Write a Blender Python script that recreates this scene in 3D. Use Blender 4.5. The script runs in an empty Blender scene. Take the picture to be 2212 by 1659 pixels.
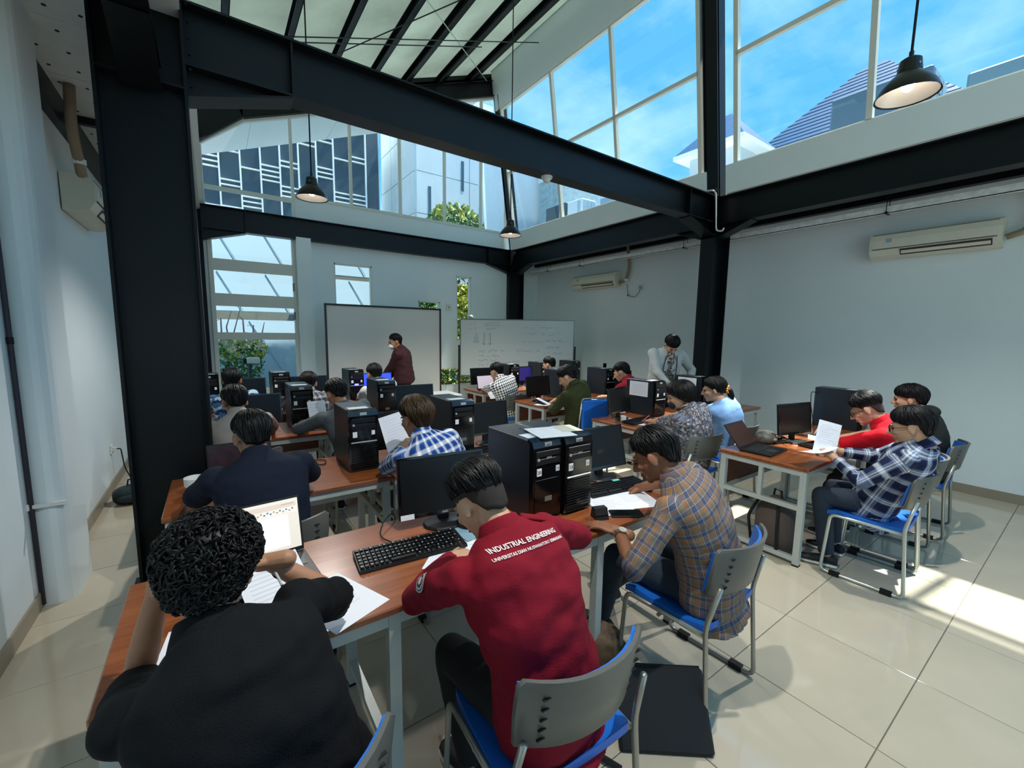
import bpy, math, random
import numpy as np
from mathutils import Vector, Matrix, Euler, noise
from mathutils.bvhtree import BVHTree
random.seed(7); RNG = np.random.default_rng(7)
SC = bpy.context.scene
COL = SC.collection
R = math.radians

# ---------------------------------------------------------------- camera
def setup_camera():
    yaw, pit, rol = R(35.26), R(6.85), R(-0.82)
    fwd = Vector((math.sin(yaw)*math.cos(pit), math.cos(yaw)*math.cos(pit), -math.sin(pit)))
    right = Vector((math.cos(yaw), -math.sin(yaw), 0)); down = fwd.cross(right)
    r2 = math.cos(rol)*right + math.sin(rol)*down
    d2 = -math.sin(rol)*right + math.cos(rol)*down
    cam = bpy.data.cameras.new('camera'); cam.sensor_width = 36; cam.sensor_fit = 'HORIZONTAL'
    cam.lens = 36*911.4/2212; cam.clip_start = .02; cam.clip_end = 300
    o = bpy.data.objects.new('camera', cam); COL.objects.link(o)
    m = Matrix((r2, -d2, -fwd)).transposed().to_4x4(); m.translation = (0, 0, 1.68)
    o.matrix_world = m; SC.camera = o
setup_camera()

# ---------------------------------------------------------------- sky, sun, exposure
SKY_STRENGTH = .66
SUN_STRENGTH = 5.6
SUN_DIR = Vector((.36, -.068, .93))          # towards the sun: high, beyond the right-hand clerestory
def setup_light():
    w = bpy.data.worlds.new('sky'); SC.world = w; w.use_nodes = True
    nt = w.node_tree; nt.nodes.clear(); N = nt.nodes.new; L = nt.links.new
    out = N('ShaderNodeOutputWorld'); bg = N('ShaderNodeBackground'); bg.inputs[1].default_value = SKY_STRENGTH
    tc = N('ShaderNodeTexCoord'); sep = N('ShaderNodeSeparateXYZ'); L(tc.outputs['Generated'], sep.inputs[0])
    ramp = N('ShaderNodeValToRGB'); e = ramp.color_ramp.elements
    e[0].position = .0; e[0].color = (.45, .70, .86, 1); e[1].position = .75; e[1].color = (.08, .36, .80, 1)
    k = ramp.color_ramp.elements.new(.28); k.color = (.115, .44, .83, 1)
    L(sep.outputs[2], ramp.inputs[0])
    mp = N('ShaderNodeMapping'); mp.inputs['Scale'].default_value = (2.2, 3.2, 5.0); mp.inputs['Rotation'].default_value = (.5, .2, .6)
    L(tc.outputs['Generated'], mp.inputs[0])
    nz = N('ShaderNodeTexNoise'); nz.inputs['Scale'].default_value = 1.25; nz.inputs['Detail'].default_value = 6; nz.inputs['Roughness'].default_value = .55
    L(mp.outputs[0], nz.inputs['Vector'])
    cr = N('ShaderNodeValToRGB'); cr.color_ramp.elements[0].position = .42; cr.color_ramp.elements[1].position = .74
    L(nz.outputs[0], cr.inputs[0])
    mul = N('ShaderNodeMath'); mul.operation = 'MULTIPLY'; mul.inputs[1].default_value = .75; L(cr.outputs[0], mul.inputs[0])
    mix = N('ShaderNodeMix'); mix.data_type = 'RGBA'; L(mul.outputs[0], mix.inputs[0]); L(ramp.outputs[0], mix.inputs[6])
    mix.inputs[7].default_value = (.55, .79, .90, 1)
    L(mix.outputs[2], bg.inputs[0]); L(bg.outputs[0], out.inputs[0])
    s = bpy.data.lights.new('sun', 'SUN'); s.energy = SUN_STRENGTH; s.angle = R(.9); s.color = (1, .96, .88)
    so = bpy.data.objects.new('sun', s); COL.objects.link(so)
    so.rotation_euler = SUN_DIR.to_track_quat('Z', 'Y').to_euler(); so.location = (10, -2, 20)
    v = SC.view_settings; v.view_transform = 'Standard'; v.look = 'None'; v.exposure = 1.28; v.gamma = 1; v.use_curve_mapping = False
    SC.cycles.max_bounces = 10; SC.cycles.diffuse_bounces = 6; SC.cycles.glossy_bounces = 4; SC.cycles.transparent_max_bounces = 16
    SC.cycles.use_denoising = True; SC.cycles.sample_clamp_indirect = 6
setup_light()

# ---------------------------------------------------------------- materials
MATS = {}
def lin(c):
    if isinstance(c, str):
        c = tuple(int(c[i:i+2], 16)/255 for i in (0, 2, 4))
        return tuple(x/12.92 if x <= .04045 else ((x+.055)/1.055)**2.4 for x in c)
    return tuple(c[:3])
def M(name, col='808080', rough=.5, metal=0, var=0, scale=8, bump=0, bscale=60, spec=.5, emit=None, es=0, coat=0):
    if name in MATS: return MATS[name]
    m = bpy.data.materials.new(name); m.use_nodes = True; nt = m.node_tree
    b = nt.nodes['Principled BSDF']; c = lin(col)
    b.inputs['Base Color'].default_value = (*c, 1); b.inputs['Roughness'].default_value = rough; b.inputs['Metallic'].default_value = metal
    b.inputs['Specular IOR Level'].default_value = spec
    if coat: b.inputs['Coat Weight'].default_value = coat; b.inputs['Coat Roughness'].default_value = .12
    if emit is not None:
        b.inputs['Emission Color'].default_value = (*lin(emit), 1); b.inputs['Emission Strength'].default_value = es
    if var or bump:
        tc = nt.nodes.new('ShaderNodeTexCoord')
        if var:
            nz = nt.nodes.new('ShaderNodeTexNoise'); nz.inputs['Scale'].default_value = scale; nz.inputs['Detail'].default_value = 5
            nt.links.new(tc.outputs['Object'], nz.inputs['Vector'])
            rp = nt.nodes.new('ShaderNodeValToRGB'); e = rp.color_ramp.elements
            e[0].position = .3; e[1].position = .7
            e[0].color = (*[x*(1-var) for x in c], 1); e[1].color = (*[min(1, x*(1+var)) for x in c], 1)
            nt.links.new(nz.outputs[0], rp.inputs[0]); nt.links.new(rp.outputs[0], b.inputs['Base Color'])
        if bump:
            n2 = nt.nodes.new('ShaderNodeTexNoise'); n2.inputs['Scale'].default_value = bscale; n2.inputs['Detail'].default_value = 4
            nt.links.new(tc.outputs['Object'], n2.inputs['Vector'])
            bp = nt.nodes.new('ShaderNodeBump'); bp.inputs['Strength'].default_value = bump; bp.inputs['Distance'].default_value = .01
            nt.links.new(n2.outputs[0], bp.inputs['Height']); nt.links.new(bp.outputs[0], b.inputs['Normal'])
    MATS[name] = m; return m
def wood(name, c1, c2, axis=0):
    if name in MATS: return MATS[name]
    m = bpy.data.materials.new(name); m.use_nodes = True; nt = m.node_tree; b = nt.nodes['Principled BSDF']; N = nt.nodes.new; L = nt.links.new
    tc = N('ShaderNodeTexCoord'); mp = N('ShaderNodeMapping'); s = [14, 14, 14]; s[axis] = 1.2; mp.inputs['Scale'].default_value = s
    L(tc.outputs['Object'], mp.inputs[0]); nz = N('ShaderNodeTexNoise'); nz.inputs['Scale'].default_value = 2.2; nz.inputs['Detail'].default_value = 8; nz.inputs['Distortion'].default_value = .6
    L(mp.outputs[0], nz.inputs['Vector']); rp = N('ShaderNodeValToRGB'); e = rp.color_ramp.elements; e[0].position = .32; e[1].position = .68
    e[0].color = (*lin(c1), 1); e[1].color = (*lin(c2), 1); L(nz.outputs[0], rp.inputs[0]); L(rp.outputs[0], b.inputs['Base Color'])
    b.inputs['Roughness'].default_value = .28; b.inputs['Coat Weight'].default_value = .3; b.inputs['Coat Roughness'].default_value = .2
    MATS[name] = m; return m
def glass(name, tint=(.93, .97, .98), refl=.35):
    if name in MATS: return MATS[name]
    m = bpy.data.materials.new(name); m.use_nodes = True; nt = m.node_tree; nt.nodes.clear(); N = nt.nodes.new; L = nt.links.new
    o = N('ShaderNodeOutputMaterial'); t = N('ShaderNodeBsdfTransparent'); t.inputs[0].default_value = (*tint, 1)
    g = N('ShaderNodeBsdfGlossy'); g.inputs['Roughness'].default_value = .02; fr = N('ShaderNodeLayerWeight'); fr.inputs[0].default_value = .5; pw = N('ShaderNodeMath'); pw.operation = 'POWER'; pw.inputs[1].default_value = 4; L(fr.outputs['Facing'], pw.inputs[0])
    ml = N('ShaderNodeMath'); ml.operation = 'MULTIPLY_ADD'; ml.inputs[1].default_value = refl; ml.inputs[2].default_value = .03; L(pw.outputs[0], ml.inputs[0])
    mx = N('ShaderNodeMixShader'); L(ml.outputs[0], mx.inputs[0]); L(t.outputs[0], mx.inputs[1]); L(g.outputs[0], mx.inputs[2]); L(mx.outputs[0], o.inputs[0])
    MATS[name] = m; return m
def sheet_mat(name, col, fac):
    m = bpy.data.materials.new(name); m.use_nodes = True; nt = m.node_tree; nt.nodes.clear(); N = nt.nodes.new; L = nt.links.new
    o = N('ShaderNodeOutputMaterial'); d = N('ShaderNodeBsdfDiffuse'); t = N('ShaderNodeBsdfTranslucent')
    tc = N('ShaderNodeTexCoord'); nz = N('ShaderNodeTexNoise'); nz.inputs['Scale'].default_value = 1.3; nz.inputs['Detail'].default_value = 4; L(tc.outputs['Object'], nz.inputs['Vector'])
    rp = N('ShaderNodeValToRGB'); c = lin(col); e = rp.color_ramp.elements; e[0].position = .3; e[1].position = .7
    e[0].color = (*[x*.75 for x in c], 1); e[1].color = (*[min(1, x*1.15) for x in c], 1); L(nz.outputs[0], rp.inputs[0])
    L(rp.outputs[0], d.inputs[0]); L(rp.outputs[0], t.inputs[0]); mx = N('ShaderNodeMixShader'); mx.inputs[0].default_value = fac
    L(d.outputs[0], mx.inputs[1]); L(t.outputs[0], mx.inputs[2]); L(mx.outputs[0], o.inputs[0]); MATS[name] = m; return m
def cloth_pattern(name, kind, cols, per=.05, rough=.85):
    """fabric patterns driven by the garment's own 'cl' coordinates (u across, v along)"""
    if name in MATS: return MATS[name]
    m = bpy.data.materials.new(name); m.use_nodes = True; nt = m.node_tree; b = nt.nodes['Principled BSDF']; N = nt.nodes.new; L = nt.links.new
    b.inputs['Roughness'].default_value = rough; b.inputs['Specular IOR Level'].default_value = .2
    at = N('ShaderNodeAttribute'); at.attribute_name = 'cl'
    if kind == 'plaid':
        sp = N('ShaderNodeSeparateXYZ'); L(at.outputs['Vector'], sp.inputs[0]); outs = []
        for ax in (0, 1):
            dv = N('ShaderNodeMath'); dv.operation = 'DIVIDE'; dv.inputs[1].default_value = per; L(sp.outputs[ax], dv.inputs[0])
            fr = N('ShaderNodeMath'); fr.operation = 'FRACT'; L(dv.outputs[0], fr.inputs[0])
            rp = N('ShaderNodeValToRGB'); rp.color_ramp.interpolation = 'CONSTANT'
            el = rp.color_ramp.elements
            while len(el) > 1: el.remove(el[-1])
            el[0].position = 0; el[0].color = (*lin(cols[0][1]), 1)
            for p, c in cols[1:]:
                k = el.new(p); k.color = (*lin(c), 1)
            L(fr.outputs[0], rp.inputs[0]); outs.append(rp)
        mx = N('ShaderNodeMix'); mx.data_type = 'RGBA'; mx.inputs[0].default_value = .5
        L(outs[0].outputs[0], mx.inputs[6]); L(outs[1].outputs[0], mx.inputs[7]); L(mx.outputs[2], b.inputs['Base Color'])
    else:
        vo = N('ShaderNodeTexVoronoi'); vo.inputs['Scale'].default_value = 1/per; L(at.outputs['Vector'], vo.inputs['Vector'])
        rp = N('ShaderNodeValToRGB'); rp.color_ramp.interpolation = 'CONSTANT'; el = rp.color_ramp.elements
        while len(el) > 1: el.remove(el[-1])
        el[0].position = 0; el[0].color = (*lin(cols[0][1]), 1)
        for p, c in cols[1:]:
            k = el.new(p); k.color = (*lin(c), 1)
        sx = N('ShaderNodeSeparateXYZ'); L(vo.outputs['Color'], sx.inputs[0]); L(sx.outputs[0], rp.inputs[0]); L(rp.outputs[0], b.inputs['Base Color'])
    nz = N('ShaderNodeTexNoise'); nz.inputs['Scale'].default_value = 350; L(at.outputs['Vector'], nz.inputs['Vector'])
    bp = N('ShaderNodeBump'); bp.inputs['Strength'].default_value = .15; bp.inputs['Distance'].default_value = .002; L(nz.outputs[0], bp.inputs['Height']); L(bp.outputs[0], b.inputs['Normal'])
    MATS[name] = m; return m

# ---------------------------------------------------------------- mesh helpers
class MB:
    def __init__(s): s.v = []; s.f = []
    def add(s, vs, fs):
        o = len(s.v); s.v += [tuple(v) for v in vs]; s.f += [tuple(i+o for i in f) for f in fs]; return s
    def box(s, lo, hi, mat=None):
        x0, y0, z0 = lo; x1, y1, z1 = hi
        vs = [Vector(p) for p in ((x0,y0,z0),(x1,y0,z0),(x1,y1,z0),(x0,y1,z0),(x0,y0,z1),(x1,y0,z1),(x1,y1,z1),(x0,y1,z1))]
        if mat is not None: vs = [mat @ v for v in vs]
        return s.add(vs, ((3,2,1,0),(4,5,6,7),(0,1,5,4),(1,2,6,5),(2,3,7,6),(3,0,4,7)))
    def rbox(s, lo, hi, b=.004, mat=None):
        """box with chamfered vertical and horizontal edges"""
        lo = Vector(lo); hi = Vector(hi); b = min(b, *( (hi[i]-lo[i])*.45 for i in range(3)))
        vs = []; idx = {}
        for sx in (0, 1):
            for sy in (0, 1):
                for sz in (0, 1):
                    c = Vector((hi.x if sx else lo.x, hi.y if sy else lo.y, hi.z if sz else lo.z))
                    d = Vector((-1 if sx else 1, -1 if sy else 1, -1 if sz else 1))
                    for a in range(3):
                        p = c.copy()
                        for k in range(3):
                            if k != a: p[k] += d[k]*b
                        idx[sx, sy, sz, a] = len(vs); vs.append(p)
        fs = []
        for a in range(3):
            u, w = (a+1) % 3, (a+2) % 3
            for s_ in (0, 1):
                q = []
                for (p1, p2) in ((0,0),(1,0),(1,1),(0,1)):
                    k = [0,0,0]; k[a] = s_; k[u] = p1; k[w] = p2; q.append(idx[(*k, a)])
                fs.append(tuple(q) if s_ else tuple(q[::-1]))
            for p1 in (0, 1):
                for p2 in (0, 1):
                    k0 = [0,0,0]; k1 = [0,0,0]; k0[u] = k1[u] = p1; k0[w] = k1[w] = p2; k1[a] = 1
                    q = [idx[(*k0, u)], idx[(*k1, u)], idx[(*k1, w)], idx[(*k0, w)]]
                    fs.append(tuple(q) if p1 == p2 else tuple(q[::-1]))
        for sx in (0, 1):
            for sy in (0, 1):
                for sz in (0, 1):
                    t = [idx[sx, sy, sz, a] for a in range(3)]
                    fs.append(tuple(t) if (sx+sy+sz) % 2 else tuple(t[::-1]))
        if mat is not None: vs = [mat @ v for v in vs]
        return s.add(vs, fs)
    def tube(s, pts, r, n=8, close=False):
        pts = [Vector(p) for p in pts]; k = len(pts); rr = r if hasattr(r, '__len__') else [r]*k
        rings = []; up = None
        for i, p in enumerate(pts):
            if close: d = (pts[(i+1) % k]-pts[i-1])
            else: d = pts[min(i+1, k-1)]-pts[max(i-1, 0)]
            d = d.normalized() if d.length > 1e-9 else Vector((0,0,1))
            if up is None: up = Vector((0,0,1)) if abs(d.z) < .9 else Vector((1,0,0))
            x = d.cross(up); x = x.normalized() if x.length > 1e-6 else d.orthogonal().normalized(); up = x.cross(d).normalized()
            rings.append([p+(x*math.cos(2*math.pi*j/n)+up*math.sin(2*math.pi*j/n))*rr[i] for j in range(n)])
        return s.rings(rings, close)
    def rings(s, rings, close=False, caps=True):
        n = len(rings[0]); k = len(rings); vs = [v for r in rings for v in r]; fs = []
        for i in range(k if close else k-1):
            a = i*n; b = ((i+1) % k)*n
            for j in range(n):
                j2 = (j+1) % n; fs.append((a+j, b+j, b+j2, a+j2))
        if not close and caps:
            c0 = len(vs); vs.append(sum((Vector(v) for v in rings[0]), Vector())/n); vs.append(sum((Vector(v) for v in rings[-1]), Vector())/n)
            for j in range(n):
                fs.append((c0, j, (j+1) % n)); fs.append((c0+1, (k-1)*n+(j+1) % n, (k-1)*n+j))
        return s.add(vs, fs)
    def lathe(s, prof, n=20, mat=None):
        rings = [[Vector((r*math.cos(2*math.pi*j/n), r*math.sin(2*math.pi*j/n), z)) for j in range(n)] for r, z in prof]
        if mat is not None: rings = [[mat @ v for v in r] for r in rings]
        return s.rings(rings)
    def ell(s, c, r, nu=16, nv=10, mat=None):
        rings = []
        for i in range(nv+1):
            t = math.pi*(i+.02)/(nv+.04); rings.append([Vector((c[0]+r[0]*math.sin(t)*math.cos(2*math.pi*j/nu), c[1]+r[1]*math.sin(t)*math.sin(2*math.pi*j/nu), c[2]-r[2]*math.cos(t))) for j in range(nu)])
        if mat is not None: rings = [[mat @ v for v in q] for q in rings]
        return s.rings(rings)
    def prism(s, poly, axis, a, b):
        """polygon (2-D) extruded along an axis: x -> (y,z), y -> (x,z), z -> (x,y)"""
        def P(q, t): return {0: (t, q[0], q[1]), 1: (q[0], t, q[1]), 2: (q[0], q[1], t)}[axis]
        n = len(poly); vs = [P(q, a) for q in poly]+[P(q, b) for q in poly]
        return s.add(vs, [tuple(range(n))[::-1], tuple(range(n, 2*n))]+[(i, (i+1) % n, n+(i+1) % n, n+i) for i in range(n)])
    def beam(s, p, q, w, h, up=(0,0,1)):
        p = Vector(p); q = Vector(q); d = (q-p); l = d.length; d.normalize(); x = d.cross(Vector(up)).normalized(); u = x.cross(d)
        m = Matrix((x, d, u)).transposed().to_4x4(); m.translation = p
        return s.box((-w/2, 0, -h/2), (w/2, l, h/2), m)
    def mesh(s, name, smooth=False):
        me = bpy.data.meshes.new(name); me.from_pydata(s.v, [], s.f); fix(me)
        if smooth: me.polygons.foreach_set('use_smooth', [True]*len(me.polygons))
        return me
def fix(me):
    import bmesh
    bm = bmesh.new(); bm.from_mesh(me); bmesh.ops.recalc_face_normals(bm, faces=bm.faces[:]); bm.to_mesh(me); bm.free()
def link(name, me, mat, parent=None, loc=None, rot=None):
    o = bpy.data.objects.new(name, me); COL.objects.link(o)
    if mat is not None and me is not None and not me.materials: me.materials.append(mat)
    if parent is not None: o.parent = parent
    if loc is not None: o.location = loc
    if rot is not None: o.rotation_euler = rot
    return o
def obj(name, mb, mat, parent=None, loc=None, rot=None, smooth=False):
    return link(name, mb.mesh(name, smooth), mat, parent, loc, rot)
def smooth_by_angle(o, a=40):
    me = o.data; me.polygons.foreach_set('use_smooth', [True]*len(me.polygons))
    try: me.set_sharp_from_angle(angle=R(a))
    except Exception: pass
    return o
def tag(o, label, cat, group=None):
    o['label'] = label; o['category'] = cat
    if group: o['group'] = group
    return o
def thing(name, label, cat, loc=(0,0,0), rz=0, group=None):
    o = bpy.data.objects.new(name, None); COL.objects.link(o); o.empty_display_size = .1
    o.location = loc; o.rotation_euler = (0, 0, rz); return tag(o, label, cat, group)
def struct(name, mb, mat, parent=None):
    o = obj(name, mb, mat, parent)
    if parent is None: o['kind'] = 'structure'
    return o
def sempty(name, loc=(0,0,0)):
    o = bpy.data.objects.new(name, None); COL.objects.link(o); o.location = loc; o.empty_display_size = .1; o['kind'] = 'structure'; return o
def B(lo, hi): return MB().box(lo, hi)
def copy_tree(o, parent=None):
    c = o.copy(); COL.objects.link(c); c.parent = parent
    for ch in list(o.children): copy_tree(ch, c)
    return c
def text_mesh(txt, size, bold=False):
    cu = bpy.data.curves.new('lettering', 'FONT'); cu.body = txt; cu.size = size; cu.align_x = 'CENTER'; cu.align_y = 'CENTER'; cu.resolution_u = 2
    if bold: cu.offset = size*.02
    o = bpy.data.objects.new('lettering', cu); COL.objects.link(o)
    dg = bpy.context.evaluated_depsgraph_get(); me = bpy.data.meshes.new_from_object(o.evaluated_get(dg))
    COL.objects.unlink(o); bpy.data.objects.remove(o); return me
def lettering(txt, size, mat, parent, loc, rot, bold=False, name='lettering'):
    return link(name, text_mesh(txt, size, bold), mat, parent, loc, rot)
# ================================================================= THE PLACE
wallm = M('white_wall_paint', 'e0e9e9', .75, var=.02, scale=1.5, bump=.03, bscale=40)
steel = M('dark_blue_steel_paint', '070d11', .4, var=.12, scale=3, spec=.32)
framew = M('cream_window_frame', 'd9d8cc', .5)
tilem = M('beige_polished_tile', 'c3b8a2', .06, var=.05, scale=2.5, spec=.55)
groutm = M('tile_grout', '857f70', .8)
skirt = M('taupe_skirting_tile', '948a78', .35, var=.06)
clear = glass('window_glass')
roofm = sheet_mat('translucent_roof_sheet', 'a6b5a4', .17)
whitep = M('white_soffit_panel', 'dfe7ea', .6)
galv = M('galvanised_steel', 'eaf2ef', .4, 0, var=.15, scale=20)  # near-white non-metal colour stands in for the bright reflection on the steel

def zb(x): return 5.03+.38*(x-.587)          # underside of the sloping rafters
X0, X1, Y0, Y1 = -.94, 6.7, -2.6, 8.45
FL = sempty('floor')
obj('floor_bed', B((-1.1, Y0, -.12), (6.85, 8.6, -.006)), groutm, FL)
TX, TY = .62, .59
tile_me = MB().rbox((.002, .002, -.006), (TX-.002, TY-.002, 0), .0015).mesh('tile'); tile_me.materials.append(tilem)
ix0 = math.floor((X0-2.14)/TX); iy0 = math.floor((Y0-.386)/TY)
for i in range(ix0, math.ceil((X1-2.14)/TX)):
    for j in range(iy0+3, math.ceil((Y1-.386)/TY)):
        o = link('tile', tile_me, None, FL, (2.14+i*TX, .386+j*TY, 0))
struct('wall_left', B((X0-.16, Y0, -.12), (X0, 8.6, 4.1)), wallm)
struct('wall_right', B((X1, Y0, -.12), (X1+.16, 8.6, 3.9)), wallm)
def wall_holes(name, y0, y1, x0, x1, z0, z1, holes, mat):
    xs = sorted({x0, x1, *[h[0] for h in holes], *[h[1] for h in holes]}); zs = sorted({z0, z1, *[h[2] for h in holes], *[h[3] for h in holes]})
    mb = MB()
    for a, b in zip(xs, xs[1:]):
        run = None
        for c, d in zip(zs, zs[1:]):
            mx, mz = (a+b)/2, (c+d)/2
            solid = not any(h[0] < mx < h[1] and h[2] < mz < h[3] for h in holes)
            if solid: run = [run[0], d] if run else [c, d]
            if (not solid or d == zs[-1]) and run: mb.box((a, y0, run[0]), (b, y1, run[1])); run = None
    return struct(name, mb, mat)
WH = [(.02, 1.27, .05, 3.45), (1.90, 2.60, 1.5, 2.93), (3.54, 4.05, 1.69, 2.33), (4.44, 4.81, 1.51, 2.91), (3.85, 5.4, .49, .90)]
wall_holes('wall_far', 8.45, 8.6, -1.1, 6.86, -.12, 3.6, WH, wallm)
wall_holes('wall_back', Y0-.15, Y0, -1.1, 6.86, -.12, 4.2, [(.0, 5.75, .25, 3.5)], wallm)
struct('trim_1', B((1.27, 8.30, 0), (1.50, 8.46, 3.28)), wallm)                # white pier beside the tall window
struct('trim_2', B((1.27, 8.42, 3.6), (5.75, 8.58, 3.97)), wallm)              # white band below the gable windows
# left wall pier with rounded corner
mb = MB(); pts = [(X0-.02, 3.58), (-.86, 3.55)]+[(-.86+.08*math.sin(a), 3.63-.08*math.cos(a)) for a in (0, .4, .8, 1.2, 1.57)]+[(-.775, 3.92), (X0-.02, 3.95)]
mb.prism(pts, 2, 0, 3.52); struct('trim_4', mb, wallm)
bl = MB().box((X0, Y0, 0), (X0+.012, 3.55, .10)).box((X0, 3.95, 0), (X0+.012, 8.45, .10)); struct('baseboard_left', bl, skirt)
struct('baseboard_right', B((X1-.012, Y0, 0), (X1, 8.45, .10)), skirt)
struct('baseboard_far', MB().box((1.5, 8.438, 0), (X1, 8.45, .10)), skirt)

# ---- steel frame
def ibeam(p, q, depth, fl, t=.014, up=(0,0,1)):
    """I section between p and q (centre line), webs upright"""
    p = Vector(p); q = Vector(q); d = (q-p); l = d.length; d.normalize(); u0 = Vector(up)
    x = d.cross(u0).normalized(); u = x.cross(d); m = Matrix((x, d, u)).transposed().to_4x4(); m.translation = p
    mb = MB(); h = depth/2
    mb.box((-fl/2, 0, h-t), (fl/2, l, h), m); mb.box((-fl/2, 0, -h), (fl/2, l, -h+t), m); mb.box((-t/2, 0, -h+t), (t/2, l, h-t), m); return mb
def steel_thing(name, label, cat, parts, loc):
    t = thing(name, label, cat, loc); L = Vector(loc)
    for n, mb in parts:
        mb.v = [tuple(Vector(v)-L) for v in mb.v]; obj(n, mb, steel, t)
    return t
def column(y, xc, z1, label, splice):
    side = ibeam((xc, y, 0), (xc, y, z1), .42, .20, .016, up=(1,0,0))
    ps = [('shaft', side), ('base_plate', B((xc-.26, y-.15, 0), (xc+.26, y+.15, .02)))]
    for z in splice:
        ps.append(('stiffener', B((xc-.2, y-.098, z), (xc+.2, y+.098, z+.014))))
    return steel_thing('steel_column', label, 'column', ps, (xc, y, 0))
XL, XR = -.25, 5.985
column(3.45, XL, 5.2, 'massive dark steel column beside the left wall, nearest the camera', (3.1, 3.6))
column(3.45, XR, 3.62, 'dark steel column against the right wall, in the middle of its length', (3.1,))
column(8.43, XL, 4.75, 'dark steel column in the far left corner, half hidden behind the nearest one', (3.1,))
column(8.43, XR, 3.62, 'dark steel column standing behind the whiteboard in the far right corner', (3.1,))
def cross_beam(y, label, zc, fl):
    ps = [('girder', ibeam((XL+.21, y, zc), (XR-.21, y, zc), .36, fl))]
    for x, s in ((XL+.21, 1), (XR-.21, -1)):
        L = .58
        mb = MB(); mb.prism([(x, zc-.18), (x+s*L, zc-.18), (x, zc-.35)], 1, y-.007, y+.007)
        mb.beam((x, y, zc-.35), (x+s*L, y, zc-.185), fl, .014); ps.append(('haunch', mb))
        ps.append(('end_plate', B((x-.012 if s > 0 else x, y-fl*.55, zc-.38), (x if s > 0 else x+.012, y+fl*.55, zc+.19))))
        ps.append(('stiffener', B((x+s*L-.006, y-fl*.45, zc-.165), (x+s*L+.006, y+fl*.45, zc+.165))))
    return steel_thing('steel_beam', label, 'beam', ps, (2.87, y, zc))
nb = cross_beam(3.45, 'long dark steel beam crossing the room overhead, nearest the camera', 3.425, .18)
fb = cross_beam(8.40, 'dark steel beam running along the top of the far wall', 3.425, .17)
bolt = MB().lathe([(0, 0), (.012, 0), (.012, .012), (0, .012)], 6).mesh('bolt'); bolt.materials.append(steel)
for k in range(6):
    link('bolt', bolt, None, nb, (XL+.225-2.87, -.075, .16-k*.09), (0, R(90), 0))
def side_beam(x, label):
    ps = [('girder', ibeam((x, -2.5, 3.41), (x, 8.3, 3.41), .38, .18))]
    for yy in (3.45, 8.3):
        for s in (1, -1):
            if yy > 8 and s > 0: continue
            y = yy+s*.1
            mb = MB(); mb.prism([(y, 3.22), (y+s*.45, 3.22), (y, 3.05)], 0, x-.007, x+.007); mb.beam((x, y, 3.05), (x, y+s*.45, 3.215), .18, .014)
            ps.append(('haunch', mb))
    return steel_thing('steel_beam', label, 'beam', ps, (x, 3, 3.41))
side_beam(5.93, 'dark steel beam running along the right wall above the air conditioners')
side_beam(XL, 'dark steel beam running along the left side towards the camera')
# leaning post of the right-hand clerestory and the one in the far corner
LEAN = .15
def cx(z): return 5.80-LEAN*(z-3.6)
def lean_post(y, label, w=.2):
    mb = MB()
    for dy in (-w/2, w/2-.016): mb.add([(cx(3.6), y+dy, 3.6), (cx(3.6)+.2, y+dy, 3.6), (cx(3.6)+.2, y+dy+.016, 3.6), (cx(3.6), y+dy+.016, 3.6), (cx(6.8), y+dy, 6.8), (cx(6.8)+.2, y+dy, 6.8), (cx(6.8)+.2, y+dy+.016, 6.8), (cx(6.8), y+dy+.016, 6.8)], ((3,2,1,0),(4,5,6,7),(0,1,5,4),(1,2,6,5),(2,3,7,6),(3,0,4,7)))
    web = MB().add([(cx(3.6)+.02, y-w/2, 3.6), (cx(3.6)+.05, y-w/2, 3.6), (cx(3.6)+.05, y+w/2, 3.6), (cx(3.6)+.02, y+w/2, 3.6), (cx(6.8)+.02, y-w/2, 6.8), (cx(6.8)+.05, y-w/2, 6.8), (cx(6.8)+.05, y+w/2, 6.8), (cx(6.8)+.02, y+w/2, 6.8)], ((3,2,1,0),(4,5,6,7),(0,1,5,4),(1,2,6,5),(2,3,7,6),(3,0,4,7)))
    return steel_thing('steel_post', label, 'post', [('flanges', mb), ('web', web)], (5.8, y, 3.6))
lean_post(3.45, 'dark steel post between the two big right-hand clerestory windows')
lean_post(8.30, 'dark steel post in the corner where the two clerestories meet', .16)
# far rafter and knee
xa = XL+.21
rp = [('rafter', ibeam((.55, 8.43, zb(.55)+.15), (5.75, 8.43, zb(5.75)+.15), .30, .17)),]
mb = MB(); mb.prism([(xa-.42, 4.2), (xa, 4.2), (xa, 4.5), (.587, 5.03), (.62, 5.34), (xa-.42, 4.95)], 1, 8.423, 8.437); mb.beam((xa, 8.43, 4.3), (xa, 8.43, 4.52), .17, .014, (1,0,0)); mb.beam((xa, 8.43, 4.5), (.59, 8.43, 5.04), .17, .014)
mb.beam((xa-.42, 8.43, 4.95), (.62, 8.43, 5.34), .17, .014)
rp.append(('knee', mb)); steel_thing('steel_rafter', 'sloping dark steel rafter over the far gable windows', 'rafter', rp, (2.9, 8.43, 5.9))
rp = [('rafter', ibeam((-.1, 3.45, zb(-.1)+.15), (5.5, 3.45, zb(5.5)+.15), .30, .17))]
steel_thing('steel_rafter', 'sloping dark steel rafter above the nearest cross beam', 'rafter', rp, (2.9, 3.45, 5.9))
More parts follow.
